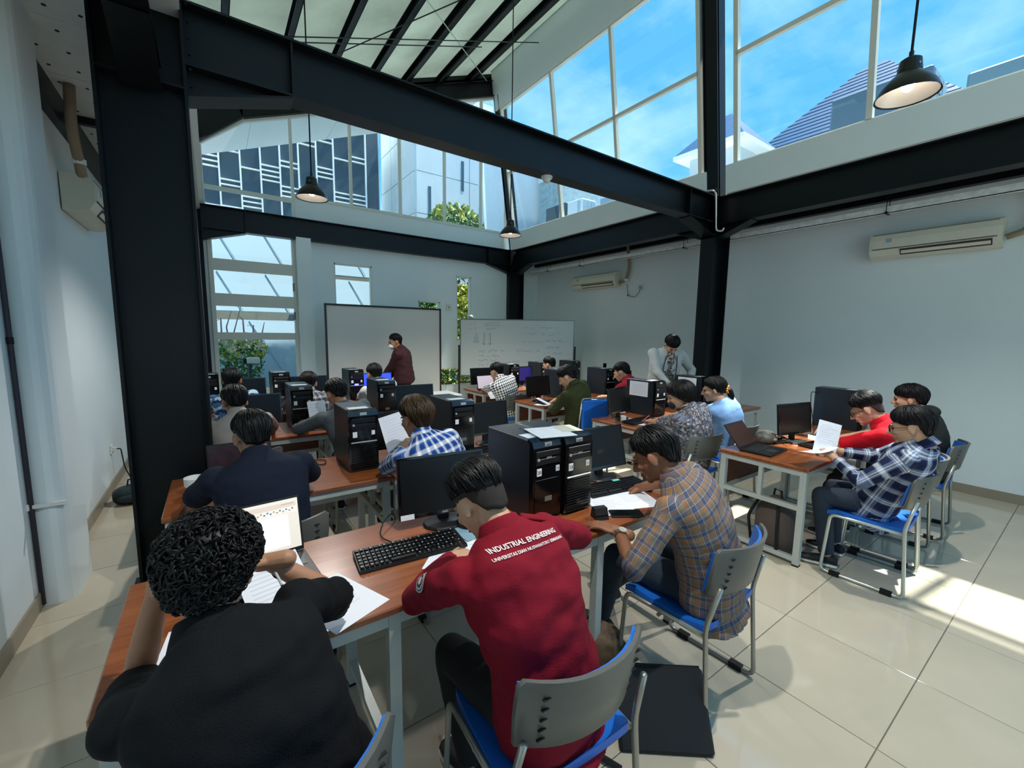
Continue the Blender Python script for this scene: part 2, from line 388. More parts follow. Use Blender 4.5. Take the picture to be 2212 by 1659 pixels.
# ---- roof: purlins, sheets, rods
CE = sempty('ceiling', (3, 3, 6))
PX = [-.41, .33, 1.07, 1.80, 2.56, 3.29, 4.04, 4.76, 5.40]
for x in PX:
    z = zb(x)+.31; mb = MB()
    mb.box((x-.035-3, -2.7-3, z-6), (x+.035-3, 8.55-3, z+.012-6)).box((x+.025-3, -2.7-3, z-6), (x+.035-3, 8.55-3, z+.17-6)).box((x-.035-3, -2.7-3, z+.16-6), (x+.035-3, 8.55-3, z+.17-6)); obj('purlin', mb, steel, CE)
ya = -2.75
for (xa_, xb_) in zip([-.75]+PX[1:], PX[1:]+[6.54]):
    za, zc = zb(xa_)+.50-6, zb(xb_)+.50-6
    obj('roof_sheet', MB().add([(xa_-3, ya-3, za), (xb_-3, ya-3, zc), (xb_-3, 8.6-3, zc), (xa_-3, 8.6-3, za)], [(0,1,2,3)]), roofm, CE)
rodm = M('dark_rod', '20282a', .4, .3); rodl = M('pale_rod', 'b8c2b8', .4, .4)
for a, b, m_ in (((1.0, 7.8, 5.45), (3.8, 4.93, 6.52), rodm), ((1.6, 4.75, 5.7), (5.1, 8.3, 7.02), rodl), ((1.0, 6.62, 5.47), (5.35, 6.78, 7.1), rodm), ((1.0, 6.75, 5.47), (4.1, 6.85, 6.6), rodm)):
    a = Vector(a)-Vector((3,3,6)); b = Vector(b)-Vector((3,3,6)); obj('brace_rod', MB().tube([a, b], .008, 6), m_, CE)
mb = MB(); mb.prism([(-.4, zb(-.4)+.28), (5.45, zb(5.45)+.28), (5.45, zb(5.45)+.5), (-.4, zb(-.4)+.5)], 1, 8.5, 8.53); struct('trim_11', mb, steel)
# white soffit of the roof beyond the far gable
mb = MB()
SF = sempty('trim_5', (0, 9.7, 5))
for (xa_, xb_) in zip((-.8, .8, 2.4, 4.0), (.79, 2.39, 3.99, 5.6)):
    mb = MB(); mb.add([(xa_, -1.2, zb(xa_)+.34-5), (xb_, -1.2, zb(xb_)+.34-5), (xb_, 1.25, zb(xb_)+.34-5), (xa_, 1.25, zb(xa_)+.34-5), (xa_, -1.2, zb(xa_)+.42-5), (xb_, -1.2, zb(xb_)+.42-5), (xb_, 1.25, zb(xb_)+.42-5), (xa_, 1.25, zb(xa_)+.42-5)], ((3,2,1,0),(4,5,6,7),(0,1,5,4),(1,2,6,5),(2,3,7,6),(3,0,4,7)))
    obj('soffit_panel', mb, whitep, SF)
# ---- side aisle ceilings
perf = M('perforated_ceiling_board', 'd5dcda', .7, var=.04); hole = M('hole_shadow', '1c2223', .9)
AC = sempty('trim_6', (-.7, 3, 3.5))
dot = MB().lathe([(0, 0), (.011, 0), (.011, .004), (0, .004)], 8).mesh('dimple'); dot.materials.append(hole)
for k in range(14):
    y = -2.4+k*.78
    p = obj('ceiling_board', B((-.215, y-3, 0), (.26, y+.775-3, .02)), perf, AC)
    if y > 2.4:
        for a in range(3):
            for b in range(3): link('dimple', dot, None, p, (-.13+a*.15, y-3+.13+b*.26, -.003))
    if k % 3 == 1: obj('cross_bar', B((-.2, y-3-.03, -.06), (.26, y-3+.03, 0)), steel, AC)
struct('trim_7', B((-1.0, -2.6, 3.28), (-.88, 8.4, 3.56)), steel)              # dark wall plate, left
struct('trim_3', B((6.60, -2.6, 3.30), (6.71, 8.45, 3.53)), steel)
struct('trim_8', B((5.98, -2.6, 3.52), (6.72, 8.45, 3.56)), M('dark_lean_to_ceiling', '1b2629', .7))
struct('trim_9', B((-.05, -2.6, 3.6), (.0, 8.4, 4.85)), wallm)                 # white panel above the left beam
struct('trim_10', B((-1.1, -2.6, 3.53), (-.05, 8.6, 3.6)), wallm)
# galvanised cable rail along the right wall, with hangers
rail = thing('cable_rail', 'long pale galvanised cable rail under the beam along the right wall', 'rail', (6.40, 3, 3.12))
obj('channel', MB().box((-.035, -5.4, -.02), (.035, 5.3, -.012)).box((-.035, -5.4, -.02), (-.029, 5.3, .055)).box((.029, -5.4, -.02), (.035, 5.3, .05)), galv, rail)
for y in (-1.35, .2+1.0, 3.6, 4.65):
    h = obj('hanger', MB().box((-.06, y-.012, -.025), (.06, y+.012, -.005)), steel, rail)
    obj('rod', MB().tube([(-.05, y, -.01), (-.05, y, .33)], .004, 6).tube([(.05, y, -.01), (.05, y, .33)], .004, 6), steel, h)
# ---- windows
def glaze(w, corners, name='pane'):
    """thin glass pane through four corners (local)"""
    c = [Vector(p) for p in corners]; n = (c[1]-c[0]).cross(c[2]-c[0]).normalized()*.003
    return obj(name, MB().add([p-n for p in c]+[p+n for p in c], ((3,2,1,0),(4,5,6,7),(0,1,5,4),(1,2,6,5),(2,3,7,6),(3,0,4,7))), clear, w)
wn = [0]
def window(loc=(0,0,0)): wn[0] += 1; return sempty('window_%d' % wn[0], loc)
# right clerestory
for (ya, yb, muls) in ((3.62, 8.2, (5.1, 6.55)), (-2.5, 3.12, (1.73, .2, -1.2))):
    w = window((5.8, 0, 3.6)); z0, zt, z1 = 3.95, 5.22, 6.52
    def pt(y, z, dx=0): return (cx(z)-5.8+dx, y, z-3.6)
    def bar(y0, za, y1, zb_, wd, name):
        a = Vector(pt(y0, za, .05)); b = Vector(pt(y1, zb_, .05)); return obj(name, MB().beam(a, b, wd, .07, (1, 0, LEAN)), framew, w)
    obj('sill_band', MB().prism([(0-.012, 0), (.14, 0), (.14-.05, .35), (-.05-.012, .35)], 1, ya-.1 if ya > 0 else ya, yb+.12), wallm, w)
    h = MB().prism([(cx(6.52)-5.8, 2.92), (cx(6.52)-5.8+.12, 2.92), (cx(7.2)-5.8+.12, 3.75), (cx(7.2)-5.8, 3.75)], 1, ya-.2, yb+.2); obj('head_band', h, wallm, w)
    ys = sorted([ya, *muls, yb])
    for y in ys: bar(y, z0, y, z1, .055, 'mullion')
    for z in (z0, zt, z1): bar(ya, z, yb, z, .05, 'transom')
    for a, b in zip(ys, ys[1:]):
        for c, d in ((z0, zt), (zt, z1)): glaze(w, [pt(a, c, .06), pt(b, c, .06), pt(b, d, .06), pt(a, d, .06)])
# far gable windows
w = window((0, 8.45, 3.6)); xs = [-.03, 1.27, 2.25, 3.19, 4.16, 5.05, 5.72]
def hd(x): return min(4.52+.86*(x-xa), zb(x))-3.6-.02
for x in xs[1:]:
    obj('mullion', B((x-.022, -.035, 0 if x < 1.3 else .37), (x+.022, .035, hd(x)-.05)), framew, w)
obj('mullion', B((-.045, -.035, 0), (.02, .035, .9)), framew, w)
obj('transom', B((0, -.03, .27), (1.25, .03, .33)), framew, w)
obj('transom', B((1.29, -.04, .35), (5.7, .04, .40)), framew, w)
obj('head_frame', MB().beam((-.03, 0, .92), (.58, 0, 1.40), .07, .05).beam((.58, 0, hd(.587)), (5.72, 0, hd(5.72)), .07, .06), framew, w)
for a, b in zip(xs, xs[1:]):
    z0 = .02 if a < 1 else .38
    if a < 0:
        glaze(w, [(a, 0, 0), (b, 0, 0), (b, 0, .3), (a, 0, .3)]); glaze(w, [(.0, 0, .3), (b, 0, .3), (b, 0, hd(b)), (.55, 0, 1.37)])
    else: glaze(w, [(a, 0, z0), (b, 0, z0), (b, 0, hd(b)), (a, 0, hd(a))])
# tall louvred window at far left
w = window((0, 8.46, 0)); zs = [.05, .62, 1.57, 2.16, 2.72, 3.45]
for z, h in ((.62, .05), (1.57, .06), (2.16, .1), (2.72, .09)): obj('transom', B((.071, -.035, z-h), (1.209, .035, z+h)), framew, w)
for x in (.04, 1.24): obj('mullion', B((x-.03, -.04, .05), (x+.03, .04, 3.45)), framew, w)
for a, b in zip(zs, zs[1:]): glaze(w, [(.05, 0, a), (1.22, 0, a), (1.22, 0, b), (.05, 0, b)])
for z in (1.95, 2.45): obj('stay', B((1.20, -.06, z-.09), (1.225, -.035, z+.05)), M('grey_hinge', '6c6a60', .5), w)
for h in WH[1:]:
    w = window((h[0], 8.5, h[2])); a, b = h[1]-h[0], h[3]-h[2]; mb = MB()
    mb.box((0, -.05, 0), (a, .05, .025)).box((0, -.05, b-.025), (a, .05, b)).box((0, -.05, 0), (.025, .05, b)).box((a-.025, -.05, 0), (a, .05, b)); obj('window_frame', mb, framew, w)
    glaze(w, [(0, 0, 0), (a, 0, 0), (a, 0, b), (0, 0, b)])
w = window((.0, Y0-.07, .25)); glaze(w, [(0, 0, 0), (5.75, 0, 0), (5.75, 0, 3.25), (0, 0, 3.25)])  # unseen back glazing, added and enlarged to bring in sky light
for k in range(5): obj('mullion', B((k*1.42, -.04, 0), (k*1.42+.06, .04, 3.25)), framew, w)

# ================================================================= OUTSIDE
conc = M('pale_concrete_cladding', 'd9e1e3', .7, var=.06, scale=.8)
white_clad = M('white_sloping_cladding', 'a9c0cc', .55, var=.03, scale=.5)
dglass = M('dark_blue_facade_glass', '42535f', .4, spec=.3, var=.1, scale=.4)
wline = M('white_facade_mullion', 'eef2f2', .5)
struct('floor_outside', B((-60, -60, -.4), (80, 90, -.15)), M('outdoor_paving', '9a9d96', .9, var=.1, scale=.6))
# dark facade with an irregular white grid
fa = thing('glass_facade', 'dark glazed office facade with an irregular white grid beyond the gable', 'building', (-1, 18.2, 0))
obj('wall', B((-2, .3, -.1), (7.1, 4, 11.5)), conc, fa)
obj('glazing', B((-2, .1, 4.0), (7.0, .3, 10.4)), dglass, fa)
xs = [-1.6+.62*k for k in range(14)]
for x in xs: obj('mullion', B((x-.025, 0, 4), (x+.025, .12, 10.4)), wline, fa)
rr = random.Random(3)
for a, b in zip(xs, xs[1:]):
    z = 4+rr.random()*.8
    while z < 10.2:
        for k in range(rr.choice((1, 2, 2, 3, 4))):
            if z < 10.3: obj('transom', B((a, .02, z), (b, .1, z+.045)), wline, fa)
            z += .17
        z += rr.choice((.55, .8, 1.1, 1.4))
# concrete tower with panel joints
ct = thing('concrete_tower', 'pale concrete clad tower block with narrow slot windows beyond the gable', 'building', (6.9, 16.5, 0))
obj('body', B((0, .05, -.1), (3.6, 4, 11.4)), conc, ct)
for i in range(3):
    for k in range(7): obj('panel', B((.02+i*1.2, 0, k*1.6+.02), (1.18+i*1.2, .06, k*1.6+1.58)), conc, ct)
for i in range(3):
    for k in range(7): obj('panel', B((-.05, .1+i*1.3, k*1.6+.02), (.01, 1.36+i*1.3, k*1.6+1.58)), conc, ct)
slot = M('dark_slot_window', '4a5d6c', .3)
for x, z in ((.5, 6.3), (2.0, 7.6), (2.9, 6.0)): obj('slot_window', B((x, -.01, z), (x+.13, .05, z+1.2)), slot, ct)
sl = thing('slanted_wall', 'pale grey slanted wall panel rising beside the concrete tower', 'building', (8.6, 14, 0))
obj('panel', MB().prism([(.35, 0), (3.4, 0), (3.4, 9.2), (-.25, 9.2)], 1, 0, .25), M('grey_blue_render', 'a9bdc8', .7, var=.04), sl)
obj('edge_strip', MB().prism([(.28, 0), (.38, 0), (-.22, 9.2), (-.32, 9.2)], 1, -.03, .28), wline, sl)
# grey textured block behind the right clerestory corner
gb = thing('textured_block', 'low grey block with rough textured wall beyond the clerestory corner', 'building', (11, 12.5, 0))
obj('wall', B((0, 0, 0), (3.3, 1.3, 7.6)), M('rough_grey_render', '9fb2b6', .9, var=.2, scale=6, bump=.5, bscale=8), gb); obj('coping', B((-.08, -.08, 7.6), (3.4, 1.35, 8.2)), conc, gb)
# sloping white cladding seen through the tall window: two long bands with dark slot and diagonal joints
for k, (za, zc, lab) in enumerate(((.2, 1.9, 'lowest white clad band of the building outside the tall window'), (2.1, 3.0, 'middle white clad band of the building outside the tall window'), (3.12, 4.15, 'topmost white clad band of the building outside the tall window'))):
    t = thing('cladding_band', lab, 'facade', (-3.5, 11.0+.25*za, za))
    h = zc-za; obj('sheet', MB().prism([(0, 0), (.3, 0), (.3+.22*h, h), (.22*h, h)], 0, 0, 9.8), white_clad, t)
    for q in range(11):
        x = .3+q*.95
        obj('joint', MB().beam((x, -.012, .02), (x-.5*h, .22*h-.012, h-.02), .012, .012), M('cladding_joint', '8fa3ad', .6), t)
obj_back = thing('recessed_wall', 'shaded beige wall between the white clad bands', 'facade', (-3.5, 12.7, 0)); obj('wall', B((0, 0, -.1), (9.8, .3, 4.05)), M('beige_back_wall', 'b9b7a8', .8, var=.08), obj_back)
obj('opening', B((3.5, -.03, 3.0), (4.6, .01, 3.12)), slot, obj_back); obj('opening', B((5.2, -.03, 1.9), (6.3, .01, 2.1)), slot, obj_back)
# blue tiled house roof, white turret, condensers and boxes on the neighbouring roof
blue_tile = M('blue_roof_tile', '155078', .5, var=.12, scale=4, bump=.5, bscale=25)
hs = thing('blue_roof_house', 'house with a steep blue tiled roof behind the right clerestory', 'house', (22, 7.8, 0))
def hip(b, zr0, zr1, in_=1.0):
    x0, x1, y0, y1 = b; xm, ym = (x0+x1)/2, (y0+y1)/2
    return MB().add([(x0, y0, zr0), (x1, y0, zr0), (x1, y1, zr0), (x0, y1, zr0), (xm, y0+in_*(y1-y0)*.45, zr1), (xm, y1-in_*(y1-y0)*.45, zr1)], ((0,1,4),(1,2,5,4),(2,3,5),(3,0,4,5),(3,2,1,0)))
obj('walls', B((.6, -3.6, 0), (7.4, 3.6, 10.0)), M('white_house_wall', 'b9c6cc', .6), hs)
obj('roof', hip((0, 8, -4.3, 4.3), 10.0, 14.4), blue_tile, hs)
for k in range(18):
    z = 10.02+k*.244; f = k/18
    a = (f*4.0, -4.3+f*3.87, z); b = (f*4.0, 4.3-f*3.87, z)
    obj('tile_course', MB().beam(a, b, .02, .010), blue_tile, hs)
tu = thing('turret', 'small white turret with a blue hipped roof and arched window', 'house', (18.2, 10.3, 0))
obj('walls', B((-1.0, -1.0, 0), (1.0, 1.0, 9.3)), MATS['white_house_wall'], tu); obj('roof', hip((-1.5, 1.5, -1.5, 1.5), 9.3, 10.9), blue_tile, tu); obj('eaves', B((-1.5, -1.5, 9.15), (1.5, 1.5, 9.32)), wline, tu)
obj('arched_window', MB().prism([(-.35, 7.9), (.35, 7.9), (.35, 8.6), (.22, 8.9), (0, 9.0), (-.22, 8.9), (-.35, 8.6)], 0, -1.03, -.98), slot, tu)
def condenser(label, loc, s, col):
    t = thing('condenser_unit', label, 'condenser', loc); sx, sy, sz = s
    obj('casing', MB().rbox((0, 0, 0), s, .03), col, t)
    obj('side_panel', B((-.012, .08, .08), (0, sy*.28, sz-.08)), M('condenser_pale', '8fa6b4', .5), t)
    mb = MB()
    for i in range(3):
        for k in range(4): mb.box((sx*.1+i*sx*.28, -.02, sz*.1+k*sz*.22), (sx*.1+i*sx*.28+sx*.24, 0, sz*.1+k*sz*.22+sz*.18))
    obj('grille', mb, M('condenser_pale', '8fa6b4'), t); return t
grey_metal = M('grey_condenser_casing', '51697a', .5)
nr = thing('neighbour_roof', 'flat grey neighbouring roof carrying the condensers', 'roof', (9.5, 3, 4.9)); obj('deck', B((-1.2, -6, -.3), (6, 9, 0)), conc, nr)
condenser('big grey condenser box in front of the blue roof', (10.0, 2.2, 4.9), (1.0, 1.42, 1.32), grey_metal)
condenser('flat grey condenser box at the far right of the clerestory view', (10.0, -.6, 4.9), (1.0, 2.38, .97), M('grey_condenser_far', '62808f', .5))
condenser('dark condenser box in the corner below the textured block', (9.5, 10.6, 4.9), (.9, 1.0, 1.0), M('dark_condenser', '2c3d48', .5))
condenser('white condenser with a square grille beside the dark one', (9.5, 9.85, 4.9), (.6, .68, .95), M('white_condenser', 'b9c9d2', .5))
condenser('low grey condenser box behind the near beam', (10.0, 8.6, 4.9), (.8, 1.0, .95), M('blue_grey_condenser', '7893a6', .5))
# ---- plants
def leaves(n, c, r, size, seed, shell=.55):
    g = np.random.default_rng(seed); d = g.normal(size=(n, 3)); d /= np.linalg.norm(d, axis=1)[:, None]
    rad = shell+(1-shell)*g.random(n)**.5; p = np.array(c)+d*rad[:, None]*np.array(r)
    u = g.normal(size=(n, 3)); u /= np.linalg.norm(u, axis=1)[:, None]; w = np.cross(u, g.normal(size=(n, 3))); w /= np.linalg.norm(w, axis=1)[:, None]
    s = size*(.6+.8*g.random(n))[:, None]
    mid = np.cross(u, w)*s*.18
    v = np.stack([p-u*s, p+w*s*.45+mid, p+u*s, p-w*s*.45+mid], 1).reshape(-1, 3)
    f = [(4*i, 4*i+1, 4*i+2) for i in range(n)]+[(4*i, 4*i+2, 4*i+3) for i in range(n)]
    me = bpy.data.meshes.new('foliage'); me.from_pydata(v.tolist(), [], f); return me
g1 = M('leaf_green', '4d7a33', .55, var=.4, scale=5); g2 = M('leaf_yellow_green', 'a9ad3e', .55, var=.35, scale=6); g3 = M('leaf_dark', '2f4f2c', .6, var=.35, scale=5); barkm = M('bark', '5b4a3a', .9); redm = M('reddish_shoot', '9a5a48', .7)
def plant(name, label, cat, loc, clumps, stem_h):
    t = thing(name, label, cat, loc)
    obj('stem', MB().tube([(0, 0, 0), (.03, .02, stem_h*.5), (-.03, 0, stem_h)], [.05, .04, .02], 7), barkm, t)
    for k, (n, c, r, s, m_) in enumerate(clumps):
        o = link('foliage', leaves(n, c, r, s, hash((name, k)) % 1000 if False else k*17+len(label)), m_, t); o['kind'] = 'stuff'
    return t
p = plant('garden_shrub', 'tall flowering shrub with yellow green leaves outside the tall window', 'shrub', (.25, 10.2, -.15), [(900, (0, 0, 1.15), (.62, .45, .55), .055, g1), (500, (.25, 0, 1.45), (.45, .4, .32), .05, g2), (500, (-.2, 0, .6), (.6, .4, .5), .06, g3)], 1.2)
for k in range(9):
    a = -.5+k*.13; obj('shoot', MB().tube([(a, 0, 1.4), (a+.05*math.sin(k), 0, 1.9+.15*math.cos(k*2)), (a+.12*math.sin(k*1.7), .02, 2.1+.2*math.cos(k*1.3))], [.02, .014, .006], 5), redm, p)
plant('garden_shrub', 'leafy green bush outside the low window by the whiteboard', 'shrub', (4.7, 9.35, -.15), [(1300, (0, 0, .75), (1.1, .42, .6), .07, g1), (500, (.2, -.1, .9), (.9, .4, .45), .07, g2)], .8)
plant('garden_tree', 'tree with yellowish leaves behind the narrow upright window', 'tree', (5.6, 10.3, -.15), [(1300, (0, 0, 2.3), (.9, .6, .8), .09, g2), (900, (0, .5, 3.1), (1.2, .6, .9), .1, g3), (600, (-1.0, 0, 2.4), (.7, .5, .35), .08, g1)], 2.8)
plant('garden_tree', 'round green tree top below the gable in front of the concrete tower', 'tree', (7.1, 13.6, -.15), [(2200, (0, 0, 5.3), (1.15, .8, .85), .1, g1), (600, (-.1, -.2, 5.6), (.9, .7, .6), .1, g2)], 5.2)
plant('garden_tree', 'small yellow green tree top behind the white condenser', 'tree', (16.5, 14.6, -.15), [(700, (0, 0, 6.1), (.9, .8, .6), .12, g2)], 5.8)
# ================================================================= FURNITURE
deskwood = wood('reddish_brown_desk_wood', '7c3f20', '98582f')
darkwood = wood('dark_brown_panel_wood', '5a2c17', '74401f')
deskframe = M('pale_grey_desk_steel', 'bfc6c1', .4, .2, var=.05)
blackp = M('black_plastic', '0c0d0f', .4, var=.1, scale=30)
gloss = M('glossy_black_plastic', '08090b', .12, spec=.6)
caseg = M('charcoal_tower_case', '1f252b', .33, 0)
screen_off = M('dark_screen', '0d0f0f', .35, spec=.3)
rubber = M('black_rubber', '101010', .8)
stickw = M('white_sticker', 'e9e9ea', .6)
inkm = M('print_ink', '5b3a3a', .7); inkg = M('pale_grey_print', 'b5bac0', .5); silver = M('silver_print', 'c9ccd0', .35, .6)
paperm = M('white_paper', 'e6e8ee', .8); inkp = M('paper_print', 'd0d4dc', .8)
def desk(x0, x1, y0, y1, label, group=None):
    t = thing('desk', label, 'desk', (x0, y0, 0), 0, group); w, d = x1-x0, y1-y0; s = .042
    obj('desk_top', MB().rbox((0, 0, .722), (w, d, .75), .005), deskwood, t)
    for x in (.012, w-.012-s):
        for y in (.012, d-.012-s): 
            l = obj('leg', B((x, y, .008), (x+s, y+s, .722)), deskframe, t); obj('foot_cap', B((x-.001, y-.001, 0), (x+s+.001, y+s+.001, .012)), rubber, l)
        obj('end_rail', B((x+.004, .05, .682), (x+s-.004, d-.05, .722)), deskframe, t)
        obj('end_rail', B((x+.004, .05, .42), (x+s-.004, d-.05, .455)), deskframe, t)
        obj('end_rail', B((x+.004, .05, .03), (x+s-.004, d-.05, .065)), deskframe, t)
        obj('end_post', B((x+.006, d*.5-.015, .455), (x+s-.006, d*.5+.015, .682)), deskframe, t)
    for y in (.016, d-.05): obj('long_rail', B((.05, y, .682), (w-.05, y+.034, .722)), deskframe, t)
    obj('long_rail', B((.05, d-.05, .42), (w-.05, d-.016, .455)), deskframe, t)
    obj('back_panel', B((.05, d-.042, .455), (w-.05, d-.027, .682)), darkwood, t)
    return t
LBL = {1: 'first', 2: 'second', 3: 'third', 4: 'fourth'}
def long_desk():
    t = thing('desk', 'long brown desk of the nearest row with open pale steel legs', 'desk', (-.30, 1.31, 0)); w, d, s = 2.44, .66, .042
    obj('desk_top', MB().rbox((0, 0, .722), (w, d, .75), .005), deskwood, t)
    for x in (.012, .735, 1.755, w-.012-s):
        for y in (.012, d-.012-s): 
            l = obj('leg', B((x, y, .008), (x+s, y+s, .722)), deskframe, t); obj('foot_cap', B((x-.001, y-.001, 0), (x+s+.001, y+s+.001, .012)), rubber, l)
        obj('end_rail', B((x+.004, .05, .682), (x+s-.004, d-.05, .722)), deskframe, t)
        obj('end_rail', B((x+.004, .05, .10), (x+s-.004, d-.05, .13)), deskframe, t)
    for y in (.016, d-.05): obj('long_rail', B((.05, y, .675), (w-.05, y+.034, .722)), deskframe, t)
    obj('corner_brace', MB().beam((.033, .06, .69), (.033, .30, .10), .02, .02, (1, 0, 0)).beam((.033, .54, .69), (.033, .30, .10), .02, .02, (1, 0, 0)), deskframe, t)
    return t
long_desk()
for r, y in ((2, 2.60), (3, 4.10), (4, 5.60)):
    desk(-.26, .90, y, y+.66, 'brown desk by the steel column in the %s left row' % LBL[r])
    desk(.91, 2.08, y, y+.66, 'brown desk beside the aisle in the %s left row' % LBL[r])
for r, y in ((1, 1.15), (2, 2.62), (3, 4.10), (4, 5.58)):
    desk(3.40, 4.655, y, y+.65, 'brown desk beside the aisle in the %s right row' % LBL[r])
    desk(4.665, 5.93, y, y+.65, 'brown desk towards the right wall in the %s right row' % LBL[r])
# ---- chairs
bluefab = M('bright_blue_vinyl', '1668c9', .45, var=.06, scale=12, bump=.1, bscale=200)
greypl = M('grey_plastic_shell', '5b5c56', .38, var=.05); chrome = M('satin_tube_steel', 'a4a39a', .3, .75); frame_pale = M('pale_tube_steel', 'c4cac2', .3, .6)
def shell(u0, u1, nu, prof, bow, th):
    """curved shell: prof = [(y, z)] lower->upper, bow = how far the sides wrap forward"""
    mb = MB(); rows = []
    for (y, z, hw) in prof:
        rows.append([Vector((hw*(2*i/nu-1), y+bow*abs(2*i/nu-1)**2.2, z)) for i in range(nu+1)])
    n = nu+1; vs = [v for r in rows for v in r]; m = len(vs); vs += [v+Vector((0, -th, 0)) for v in vs]; fs = []
    for a in range(len(rows)-1):
        for i in range(nu):
            q = (a*n+i, a*n+i+1, (a+1)*n+i+1, (a+1)*n+i); fs.append(q); fs.append(tuple(k+m for k in q[::-1]))
    k = len(rows)-1
    for i in range(nu): fs.append((i+1, i, i+m, i+1+m)); fs.append((k*n+i, k*n+i+1, k*n+i+1+m, k*n+i+m))
    for a in range(k): fs.append((a*n, (a+1)*n, (a+1)*n+m, a*n+m)); fs.append(((a+1)*n+nu, a*n+nu, a*n+nu+m, (a+1)*n+nu+m))
    return mb.add(vs, fs)
def bend(pts, r=.04, n=4):
    out = [Vector(pts[0])]
    for a, b, c in zip(pts, pts[1:], pts[2:]):
        a, b, c = Vector(a), Vector(b), Vector(c); u = (a-b); v = (c-b); k = min(r, u.length*.45, v.length*.45); p = b+u.normalized()*k; q = b+v.normalized()*k
        for i in range(n+1): t = i/n; out.append((1-t)**2*p+2*t*(1-t)*b+t*t*q)
    return out+[Vector(pts[-1])]
def make_chair(tubem):
    t = thing('chair', 'x', 'chair')
    for s in (-1, 1):
        w = .235*s
        obj('side_frame', MB().tube(bend([(w*.92, -.242, .66), (w, -.20, .47), (w*1.04, -.235, .014), (w*1.04, .215, .014), (w, .19, .435), (w*.97, -.19, .43)]), .011, 8), tubem, t, smooth=True)
        for y in (-.15, .13): 
            obj('glide', B((w*1.04-.016, y-.03, 0), (w*1.04+.016, y+.03, .03)), rubber, t)
    obj('cross_tube', MB().tube([(-.23, .02, .405), (.23, .02, .405)], .009, 8), tubem, t)
    st = MB(); rows = []
    for y, z, hw in ((-.215, .475, .19), (-.19, .452, .215), (-.1, .44, .222), (.05, .447, .222), (.17, .452, .215), (.215, .437, .2), (.228, .425, .19)):
        rows.append([Vector((hw*(2*i/10-1), y, z+.012*(abs(2*i/10-1)**3))) for i in range(11)])
    top = rows; vs = [v for r in top for v in r]; m = len(vs); vs += [v-Vector((0, 0, .03)) for v in vs]; fs = []; n = 11
    for a in range(6):
        for i in range(10):
            q = (a*n+i, a*n+i+1, (a+1)*n+i+1, (a+1)*n+i); fs.append(q); fs.append(tuple(k+m for k in q[::-1]))
    for i in range(10): fs.append((i+1, i, i+m, i+1+m)); fs.append((6*n+i, 6*n+i+1, 6*n+i+1+m, 6*n+i+m))
    for a in range(6): fs.append((a*n, (a+1)*n, (a+1)*n+m, a*n+m)); fs.append(((a+1)*n+10, a*n+10, a*n+10+m, (a+1)*n+10+m))
    st.add(vs, fs); smooth_by_angle(obj('seat', st, bluefab, t), 50)
    b = obj('backrest', shell(0, 1, 12, ((-.235, .585, .205), (-.25, .60, .212), (-.268, .70, .222), (-.285, .80, .222), (-.29, .815, .205)), .075, .014), greypl, t); smooth_by_angle(b, 50)
    for k in range(5):
        for s in (-1, 1): obj('slot', B((s*.16-.012, -.2385-.0062*k, .635+k*.034), (s*.16+.012, -.2315-.0062*k, .639+k*.034)), rubber, b)
    smooth_by_angle(obj('back_pad', shell(0, 1, 12, ((-.222, .60, .195), (-.236, .62, .2), (-.253, .71, .21), (-.27, .795, .21)), .075, .012), bluefab, t), 50)
    return t
chair0 = make_chair(chrome); chair0_used = [False]
chairp = make_chair(frame_pale); chairp_used = [False]
def chair(x, y, rz, label, group=None, pale=False):
    base, used = (chairp, chairp_used) if pale else (chair0, chair0_used)
    c = base if not used[0] else copy_tree(base); used[0] = True
    c.location = (x, y, 0); c.rotation_euler = (0, 0, R(rz)); tag(c, label, 'chair', group); return c
# ---- computer towers
def make_tower(kind):
    t = thing('computer_tower', 'x', 'computer'); w, d, h = .0925, .21, .415
    obj('case', MB().rbox((-w, -d+.03, 0), (w, d, h-.006), .004), caseg, t)
    f = MB().prism([(-d+.032, 0.004), (-d+.008, .004), (-d, .03), (-d, h-.04), (-d+.012, h-.012), (-d+.05, h), (-d+.05, h-.01), (-d+.032, h-.02)], 0, -w-.002, w+.002); fp = obj('front_panel', f, gloss, t)
    obj('badge', B((-.022, -d+.002, h-.04), (.022, -d+.014, h-.018)), silver, fp)
    for z in (.345, .305): obj('drive_bay', MB().rbox((-.078, -d-.004, z-.016), (.078, -d+.004, z+.014), .002), blackp, fp)
    obj('power_button', MB().lathe([(0, 0), (.008, 0), (.008, .004), (0, .004)], 10, Matrix.Translation((-.066, -d-.004, .318)) @ Matrix.Rotation(R(90), 4, 'X')), silver, fp)
    obj('sticker', B((-.072, -d-.0035, .235), (-.044, -d+.001, .272)), stickw, t)
    obj('sticker', B((.05, -d-.0035, .243), (.072, -d+.001, .272)), stickw, t)
    if kind == 'grille':
        mb = MB()
        for k in range(13):
            z = .018+k*.0135; mb.prism([(-d-.005, z), (-d, z-.004), (-d, z+.004)], 0, -.082, .082)
        obj('grille', mb, M('matt_grille_black', '060607', .65, spec=.12), t); obj('grille_rim', MB().rbox((-.084, -d-.008, .196), (.084, -d, .204), .002), silver, t)
    else:
        obj('lower_door', MB().rbox((-.084, -d-.005, .02), (.084, -d, .215), .003), gloss, t); obj('emblem', B((-.022, -d-.007, .1), (.022, -d-.004, .125)), M('dull_emblem', '6a6a5c', .5), t)
    obj('top_label', B((-.07, -.13, h-.006), (.06, -.05, h-.004)), M('pale_top_label', 'b9c4cb', .5), t)
    return t
towers = {k: make_tower(k) for k in ('plain', 'grille')}; tower_used = {}
